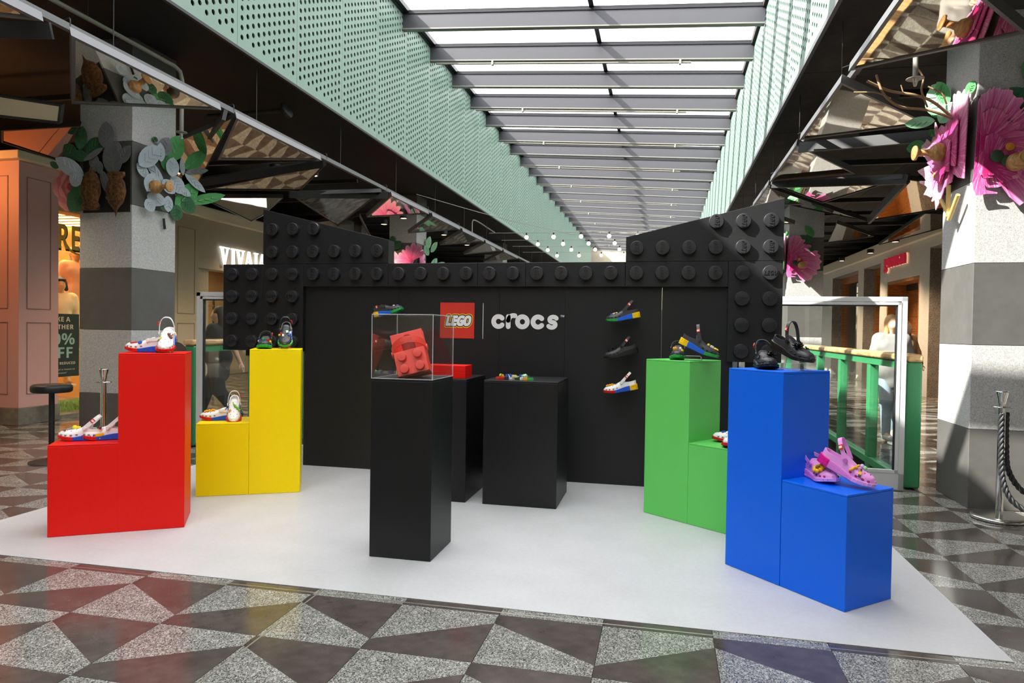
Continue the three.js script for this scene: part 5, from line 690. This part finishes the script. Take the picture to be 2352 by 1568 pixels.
function pinkBoard(pos, label) {
  const b = thing('flower_board', label, 'wall decoration', pos);
  leaves(b, RL, 'x-', 0.02); leaves(b, RF, 'z', 0.01);
  const bl = (geo, mat, ax, u, v, d, tilt = 0) => { const m = part(b, 'petal_board', geo, mat); m.rotation.order = 'YXZ'; if (ax === 'z') { m.position.set(u, v, d); m.rotation.x = tilt; } else { m.rotation.y = -PI / 2 + 0.0; m.position.set(-d, v, -u); m.rotation.z = PI; m.rotation.x = tilt; } return m; };
  // left face: local x of the board points away from the corner
  const side = (geo, mat, u, v, d) => { const m = part(b, 'petal_board', geo, mat); m.rotation.y = PI / 2; m.position.set(-d, v, -u); return m; };
  const cut = (pts, c, k, z) => { const g = ext(shapeOf(pts.map(([u, v]) => [c[0] + (u - c[0]) * k, c[1] + (v - c[1]) * k])), 0.008), q = g.attributes.position, uv = g.attributes.uv; for (let i = 0; i < q.count; i++) uv.setXY(i, 0.5 + (q.getX(i) - c[0]) / 1.5, 0.5 + (q.getY(i) - c[1]) / 1.25); return g; };
  side(cut(BL, [0.39, 2.98], 1), pinkA, 0, 0, 0.06); side(cut(BL, [0.36, 3.05], 0.6), pinkB, 0, 0, 0.085); side(cut(BL, [0.42, 2.9], 0.38), pinkA, 0, 0, 0.1);
  bl(cut(BF, [0.02, 2.93], 1), pinkB, 'z', 0, 0, 0.06); bl(cut(BF, [0.03, 2.98], 0.62), pinkA, 'z', 0, 0, 0.078); bl(cut(BF, [0.05, 2.78], 0.42), pinkB, 'z', 0, 0, 0.09);
  const eye = part(b, 'flower_eye', mg([colored(new THREE.SphereGeometry(0.05, 12, 8).scale(1, 1, 0.3).translate(0.1, 2.86, 0.12), '#2f4a2c'), colored(new THREE.SphereGeometry(0.045, 12, 8).scale(1, 1, 0.3).translate(0.17, 2.82, 0.12), '#39552f'), colored(new THREE.SphereGeometry(0.034, 12, 8).scale(1, 1, 0.4).translate(0.19, 2.93, 0.12), '#d98a33'), colored(new THREE.SphereGeometry(0.026, 12, 8).scale(0.4, 1, 1).translate(-0.1, 2.87, -0.6), '#e0a24a')]), M.vcMatte);
  for (const [a, c] of [[[-0.09, 2.62, -0.46], [-0.09, 2.45, -0.26]], [[-0.09, 2.72, -0.3], [-0.09, 2.45, -0.3]], [[-0.09, 2.6, -0.1], [-0.09, 2.42, -0.28]]]) part(b, 'stem', bar(a, c, 0.018, 7), M.stemGold);
  const p1 = part(b, 'peg', pegGeo, M.pegWood); p1.rotation.z = PI / 2; p1.position.set(-0.09, 3.036, -0.42); p1.scale.setScalar(1.35);
  const p2 = part(b, 'peg', pegGeo, M.pegWood); p2.rotation.x = PI / 2; p2.position.set(0.225, 2.802, 0.1); p2.scale.setScalar(1.2);
  return b;
}
M.stemGold = std('#c7a763', 0.6);
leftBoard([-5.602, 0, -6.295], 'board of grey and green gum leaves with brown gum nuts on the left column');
pinkBoard([2.47, 0, -6.295], 'huge pink gum blossom board with timber pegs on the right column');
{
  const twigs = thing('twig_cluster', 'bare brown twigs reaching left from the pink blossom board', 'twigs', [2.4, 0, -6.6]);
  const W = (pts, r) => part(twigs, 'twig', tube(pts, r, 24, 6), M.twig); M.twig = std('#8d7355', 0.8);
  W([[0.0, 3.3, 0], [-0.15, 3.45, -0.02], [-0.3, 3.5, 0.03], [-0.5, 3.56, 0], [-0.7, 3.64, 0.05]], 0.012); W([[0.0, 3.28, 0.03], [-0.22, 3.36, 0.06], [-0.42, 3.42, 0], [-0.56, 3.52, 0.04], [-0.62, 3.7, 0.02]], 0.011); W([[-0.2, 3.4, 0], [-0.26, 3.54, 0.03], [-0.24, 3.66, 0], [-0.3, 3.74, 0.03]], 0.008); W([[-0.05, 3.42, 0], [-0.1, 3.5, 0.03], [-0.2, 3.58, 0]], 0.007); W([[-0.4, 3.53, 0.02], [-0.42, 3.6, 0.02]], 0.005); W([[-0.5, 3.49, 0.01], [-0.62, 3.53, 0.06], [-0.8, 3.56, 0.02]], 0.007);
  W([[0.75, 3.52, 0.42], [0.55, 3.5, 0.4], [0.45, 3.44, 0.42], [0.4, 3.34, 0.4]], 0.008); W([[0.8, 3.6, 0.42], [0.6, 3.66, 0.42], [0.5, 3.66, 0.4]], 0.007);
}
{ // far columns
  const b = pinkBoard([2.47, 0, -14.915], 'pink blossom board on the far column right of the black wall'); 
  leaves(b, [[0.05, 2.6, 0.1, 3.2, 0.2, 'D'], [0.1, 2.5, 0.45, 2.9, 0.2, 'D'], [0.2, 2.4, 0.6, 2.6, 0.2, 'G'], [0.2, 2.9, 0.45, 3.35, 0.18, 'G'], [0.0, 2.8, 0.3, 3.4, 0.18, 'D']], 'x-', 0.12);
  const a = thing('flower_board', 'pink blossom board with green leaves on the far column left of the black wall', 'wall decoration', [-5.602, 0, -14.92]);
  leaves(a, LR.filter((r) => 'DG'.includes(r[5])).map((r) => [r[0], r[1], r[2], r[3], r[4], 'P']), 'x', 0.02); leaves(a, LF.filter((r) => r[5] === 'D'), 'z', 0.01);
  const m1 = part(a, 'petal_board', bloom(0.46, 0, 6.283, 15, 71), pinkA); m1.position.set(-0.4, 2.75, 0.06); const m2 = part(a, 'petal_board', bloom(0.42, 0.4, 4.2, 9, 73), pinkB); m2.position.set(-0.08, 2.95, 0.09); const m3 = part(a, 'petal_board', bloom(0.42, -1.6, 1.6, 8, 75), pinkA); m3.rotation.y = PI / 2; m3.position.set(0.06, 2.9, -0.05);
  part(a, 'flower_eye', colored(new THREE.SphereGeometry(0.07, 12, 8).scale(1, 1, 0.3).translate(-0.4, 2.75, 0.07), '#4a3326'), M.vcMatte);
  ['#d9929f', '#cf7f8e', '#e0a5ae', '#c46f80'].forEach((c, i) => { const r = 0.2 - i * 0.045, pts = []; for (let k = 0; k < 18; k++) pts.push([r * (1 + 0.08 * sin(k * 2.1 + i)) * cos(k * 0.349), r * (1 + 0.08 * sin(k * 2.1 + i)) * sin(k * 0.349)]); const m = part(a, 'rose_petal', ext(shapeOf(pts), 0.006), std(c, 0.6)); m.rotation.y = PI / 2; m.position.set(0.1 + i * 0.01, 2.62, -0.75); });
}

// ---------- people and mannequins ----------
function nets(f, lo, hi, h) { // surface nets
  const n = lo.map((v, i) => Math.ceil((hi[i] - v) / h) + 1), [nx, ny, nz] = n, val = new Float32Array(nx * ny * nz), id = (x, y, z) => x + nx * (y + ny * z);
  for (let z = 0; z < nz; z++) for (let y = 0; y < ny; y++) for (let x = 0; x < nx; x++) val[id(x, y, z)] = f(lo[0] + x * h, lo[1] + y * h, lo[2] + z * h);
  const pos = [], idx = [], vid = new Map();
  for (let z = 0; z < nz - 1; z++) for (let y = 0; y < ny - 1; y++) for (let x = 0; x < nx - 1; x++) {
    let m = 0; for (let k = 0; k < 8; k++) if (val[id(x + (k & 1), y + (k >> 1 & 1), z + (k >> 2))] < 0) m |= 1 << k; if (m === 0 || m === 255) continue;
    let c = 0, p = [0, 0, 0]; for (let a = 0; a < 8; a++) for (const bit of [1, 2, 4]) { if (a & bit) continue; const b = a | bit; if ((m >> a & 1) === (m >> b & 1)) continue; const va = val[id(x + (a & 1), y + (a >> 1 & 1), z + (a >> 2))], vb = val[id(x + (b & 1), y + (b >> 1 & 1), z + (b >> 2))], t = va / (va - vb); p[0] += (a & 1) + t * ((b & 1) - (a & 1)); p[1] += (a >> 1 & 1) + t * ((b >> 1 & 1) - (a >> 1 & 1)); p[2] += (a >> 2) + t * ((b >> 2) - (a >> 2)); c++; }
    vid.set(id(x, y, z), pos.length / 3); pos.push(lo[0] + (x + p[0] / c) * h, lo[1] + (y + p[1] / c) * h, lo[2] + (z + p[2] / c) * h);
  }
  const quad = (a, b, c, d, s) => { if ([a, b, c, d].some((v) => v === undefined)) return; s ? idx.push(a, b, c, a, c, d) : idx.push(a, c, b, a, d, c); };
  for (let z = 1; z < nz - 1; z++) for (let y = 1; y < ny - 1; y++) for (let x = 1; x < nx - 1; x++) { const v = val[id(x, y, z)] < 0, g = (a, b, c) => vid.get(id(a, b, c));
    if (v !== (val[id(x + 1, y, z)] < 0)) quad(g(x, y - 1, z - 1), g(x, y, z - 1), g(x, y, z), g(x, y - 1, z), v);
    if (v !== (val[id(x, y + 1, z)] < 0)) quad(g(x - 1, y, z - 1), g(x - 1, y, z), g(x, y, z), g(x, y, z - 1), v);
    if (v !== (val[id(x, y, z + 1)] < 0)) quad(g(x - 1, y - 1, z), g(x, y - 1, z), g(x, y, z), g(x - 1, y, z), v); }
  const g = new THREE.BufferGeometry(); g.setAttribute('position', new THREE.Float32BufferAttribute(pos, 3)); g.setIndex(idx); g.computeVertexNormals(); return g;
}
const capD = (p, a, b, ra, rb) => { const bx_ = b[0] - a[0], by = b[1] - a[1], bz = b[2] - a[2], px = p[0] - a[0], py = p[1] - a[1], pz = p[2] - a[2], t = Math.max(0, Math.min(1, (px * bx_ + py * by + pz * bz) / (bx_ * bx_ + by * by + bz * bz + 1e-9))); return Math.hypot(px - bx_ * t, py - by * t, pz - bz * t) - (ra + (rb - ra) * t); };
const ell = (p, c, r) => { const k = Math.hypot((p[0] - c[0]) / r[0], (p[1] - c[1]) / r[1], (p[2] - c[2]) / r[2]); return (k - 1) * Math.min(...r); };
const field = (prims, k) => (x, y, z) => { const p = [x, y, z]; let d = 1e3; for (const q of prims) { const e = q.length === 2 ? ell(p, ...q) : capD(p, ...q), h = Math.max(k - Math.abs(d - e), 0) / k; d = Math.min(d, e) - h * h * k / 4; } return d; };
// o: elbows, wrists, knees, ankles as [left, right]; faces +z
function person(name, label, cat, pos, turn, o) {
  const g = thing(name, label, cat, pos, turn), sk = std(o.skin, 0.6), E = o.elbow, Wr = o.wrist, K = o.knee, A = o.ankle, sh = [[-0.165, 1.36, 0], [0.165, 1.36, 0]], hp = [[-0.085, 0.9, 0], [0.085, 0.9, 0]];
  const hd = [[0, 1.575, 0.01], [0.072, 0.105, 0.09]], torso = [[[-0.07, 0.95, 0], [0.07, 0.95, 0], 0.125, 0.125], [[0, 1.0, 0], [0, 1.2, 0.01], 0.125, 0.12], [[-0.085, 1.27, 0], [0.085, 1.27, 0], 0.105, 0.105], [[-0.15, 1.36, 0], [0.15, 1.36, 0], 0.055, 0.055]];
  const limbs = (s, r) => [[sh[s], E[s], 0.05 + r, 0.042 + r], [E[s], Wr[s], 0.042 + r, 0.028 + r]], legs = (s, r) => [[hp[s], K[s], 0.083 + r, 0.056 + r], [K[s], A[s], 0.056 + r, 0.038 + r]];
  const hand = (s) => { const d = V3(...Wr[s]).sub(V3(...E[s])).normalize(), w = V3(...Wr[s]), side = V3(0, 0, 1).cross(d).normalize(), at = (a, b, c = 0) => w.clone().addScaledVector(d, a).addScaledVector(side, b).add(V3(0, 0, c)).toArray(); const l = [[at(0, 0), at(0.07, 0), 0.024, 0.03]]; [-0.024, -0.008, 0.008, 0.022].forEach((b, i) => l.push([at(0.07, b), at(0.105, b * 1.1, 0.004), 0.0095, 0.009], [at(0.105, b * 1.1, 0.004), at([0.14, 0.15, 0.147, 0.132][i], b * 1.1, 0.02), 0.009, 0.0075])); l.push([at(0.02, 0.02), at(0.06, 0.05, 0.014), 0.012, 0.0095], [at(0.06, 0.05, 0.014), at(0.09, 0.055, 0.024), 0.0095, 0.008]); return l; };
  const face = [[[0, 1.49, 0.035], [0, 1.5, 0.06], 0.035, 0.03], [[0, 1.585, 0.095], [0, 1.553, 0.113], 0.011, 0.015], [[-0.03, 1.54, 0.07], [0.03, 1.54, 0.07], 0.03, 0.03], [[-0.018, 1.523, 0.088], [0.018, 1.523, 0.088], 0.011, 0.011], [[-0.074, 1.57, 0], [-0.077, 1.545, 0], 0.016, 0.01], [[0.074, 1.57, 0], [0.077, 1.545, 0], 0.016, 0.01]];
  const all = [...torso, [[0, 1.36, 0], [0, 1.52, 0.005], 0.055, 0.048], hd, ...face, ...limbs(0, 0), ...limbs(1, 0), ...legs(0, 0), ...legs(1, 0), ...[0, 1].flatMap((s) => [[A[s], [A[s][0], A[s][1] - 0.03, A[s][2] + 0.14], 0.036, 0.028]])];
  const R = 0.62, body = nets(field(all, 0.03), [-R, -0.06, -R], [R, 1.74, R], 0.014);
  const hs = [0, 1].map((s) => { const c = Wr[s]; return nets(field(hand(s), 0.01), c.map((v) => v - 0.18), c.map((v) => v + 0.18), 0.0052); }), head = nets(field([hd, ...face, [[0, 1.42, 0], [0, 1.52, 0.005], 0.05, 0.048]], 0.022), [-0.13, 1.44, -0.13], [0.13, 1.71, 0.16], 0.006);
  part(g, 'body', [body, ...hs, head], sk);
  const top = nets(field([...torso.map((t) => [t[0], t[1], t[2] + o.loose, t[3] + o.loose]), [[0, o.hem, 0], [0, 1.0, 0], 0.12 + o.loose, 0.13 + o.loose], ...[0, 1].flatMap((s) => o.sleeve ? limbs(s, 0.012 + o.loose * 0.4) : [[sh[s], E[s].map((v, i) => sh[s][i] + (v - sh[s][i]) * 0.6), 0.062, 0.06]])], 0.035), [-R, 0.6, -R], [R, 1.5, R], 0.013);
  part(g, 'top', top, std(o.top, 0.85)); 
  if (o.legs) { part(g, 'trousers', nets(field([torso[0].map((v, i) => (i > 1 ? v + 0.008 : v)), ...legs(0, o.legLoose ?? 0.016), ...legs(1, o.legLoose ?? 0.016)], 0.03), [-0.5, 0.02, -R], [0.5, 1.1, R], 0.013), std(o.legs, 0.85)); for (const s of [0, 1]) { const a = A[s]; part(g, 'shoe', nets(field([[[a[0], a[1] - 0.035, a[2] - 0.02], [a[0], a[1] - 0.045, a[2] + 0.15], 0.045, 0.036], [[a[0], a[1] + 0.01, a[2]], [a[0], a[1] - 0.03, a[2]], 0.046, 0.046]], 0.02), [a[0] - 0.1, a[1] - 0.11, a[2] - 0.1], [a[0] + 0.1, a[1] + 0.08, a[2] + 0.24], 0.01), std(o.shoe, 0.6)); } }
  const hf = field([[[0, 1.6, -0.012], [0.083, 0.1, 0.094]], ...o.hair], 0.03), cut = (x, y, z) => Math.max(hf(x, y, z), -(Math.hypot(x / 0.07, (y - (1.53 - (o.fringe ?? 0))) / 0.105, (z - 0.115) / 0.075) - 1) * 0.07);
  part(g, 'hair', nets(cut, [-0.2, 1.05, -0.2], [0.2, 1.76, 0.2], 0.008), std(o.hairC, 0.6));
  part(g, 'eyes', [-0.028, 0.028].map((x) => new THREE.SphereGeometry(0.0085, 8, 6).translate(x, 1.585, 0.088)), std('#1d1714', 0.3)); part(g, 'lips', new THREE.SphereGeometry(0.018, 10, 6).scale(1, 0.36, 0.5).translate(0, 1.522, 0.098), std('#a25a52', 0.5));
  return g;
}
person('person', 'person in black clothes with long dark hair walking left behind the glass barrier', 'person', [-6.3, 0, -8.75], -1.5, { skin: '#c99a80', top: '#15151a', hem: 0.72, loose: 0.03, sleeve: false, legs: '#1b2029', legLoose: 0.035, shoe: '#1a1a1c', hairC: '#2a1c16', elbow: [[-0.23, 1.08, -0.1], [0.22, 1.09, 0.1]], wrist: [[-0.24, 0.86, -0.2], [0.15, 1.0, 0.3]], knee: [[-0.09, 0.5, 0.22], [0.09, 0.48, -0.06]], ankle: [[-0.09, 0.1, 0.36], [0.09, 0.14, -0.36]], hair: [[[0.02, 1.55, -0.06], [0.07, 1.25, -0.05], 0.05, 0.03], [[-0.02, 1.55, -0.07], [-0.06, 1.22, -0.07], 0.055, 0.035], [[0, 1.5, -0.08], [0, 1.2, -0.1], 0.06, 0.05]] });
person('person', 'person in a white sweatshirt and pale jeans holding a phone beyond the green balustrade', 'person', [3.0, 0, -10.1], 0.15, { skin: '#d8ab92', top: '#918e8c', hem: 0.8, loose: 0.035, sleeve: true, legs: '#9fb0c0', shoe: '#e8e6e2', hairC: '#c49a62', elbow: [[-0.25, 1.1, 0.02], [0.25, 1.1, 0.02]], wrist: [[-0.08, 1.14, 0.24], [0.1, 1.13, 0.24]], knee: [[-0.09, 0.49, 0.08], [0.09, 0.48, -0.02]], ankle: [[-0.1, 0.1, 0.12], [0.1, 0.11, -0.14]], hair: [[[0.06, 1.58, -0.01], [0.1, 1.22, 0.06], 0.035, 0.03], [[-0.06, 1.58, -0.01], [-0.1, 1.22, 0.06], 0.035, 0.03], [[0, 1.5, -0.07], [0, 1.22, -0.09], 0.06, 0.06]] });
person('person', 'person with long fair hair in a tan top and jeans farther along the right side', 'person', [4.6, 0, -14.6], 0.6, { skin: '#d2a48a', top: '#a8805c', hem: 0.85, loose: 0.03, sleeve: true, legs: '#4d5663', shoe: '#f0efec', hairC: '#a8763f', elbow: [[-0.24, 1.08, -0.03], [0.24, 1.09, 0.05]], wrist: [[-0.24, 0.86, 0.02], [0.22, 0.88, 0.14]], knee: [[-0.09, 0.49, 0.12], [0.09, 0.48, -0.08]], ankle: [[-0.1, 0.1, 0.2], [0.1, 0.14, -0.3]], hair: [[[0.05, 1.58, -0.02], [0.09, 1.2, 0.03], 0.04, 0.035], [[-0.05, 1.58, -0.02], [-0.09, 1.2, 0.03], 0.04, 0.035], [[0, 1.5, -0.07], [0, 1.2, -0.09], 0.06, 0.06]] });
one('phone', 'dark phone held by the person in the white sweatshirt', 'phone', bx(-0.037, 0.037, 1.12, 1.27, -0.005, 0.005, 0.003).translate(3.05, 0.02, -9.79), M.rubber);
const maq = (label, pos, turn, o) => { const m = person('mannequin', label, 'mannequin', pos, turn, { skin: '#d9a878', loose: 0.035, sleeve: true, shoe: '#caa27c', elbow: [[-0.25, 1.1, -0.03], [0.25, 1.1, 0.02]], wrist: [[-0.22, 0.9, 0.1], [0.2, 0.92, 0.16]], knee: [[-0.09, 0.49, 0.02], [0.09, 0.48, 0]], ankle: [[-0.1, 0.1, 0], [0.1, 0.1, 0]], ...o }); part(m, 'stand', cyl(0.22, 0.22, 0.02, 0, -0.01, 0), M.cream); return m; };
maq('mannequin with a black bob and patterned cream shirt in the pink shop window', [-9.2, 0.44, -8.87], 1.0, { top: '#f0d9ac', hem: 0.8, legs: '#e9cfa0', hairC: '#17110e', fringe: 0.05, hair: [[[0.06, 1.6, 0.01], [0.08, 1.5, 0.02], 0.035, 0.03], [[-0.06, 1.6, 0.01], [-0.08, 1.5, 0.02], 0.035, 0.03], [[0, 1.6, -0.05], [0, 1.5, -0.05], 0.07, 0.05], [[-0.05, 1.64, 0.07], [0.05, 1.64, 0.07], 0.022, 0.022]] });
maq('taller mannequin in a peach robe behind the bobbed one in the shop window', [-9.4, 0.98, -9.36], 1.2, { top: '#eab08c', hem: 0.45, legs: '#dd9c7a', hairC: '#8a8a90', hair: [[[0, 1.55, -0.05], [0, 1.42, -0.04], 0.07, 0.06]] });

renderer.render(scene, camera);
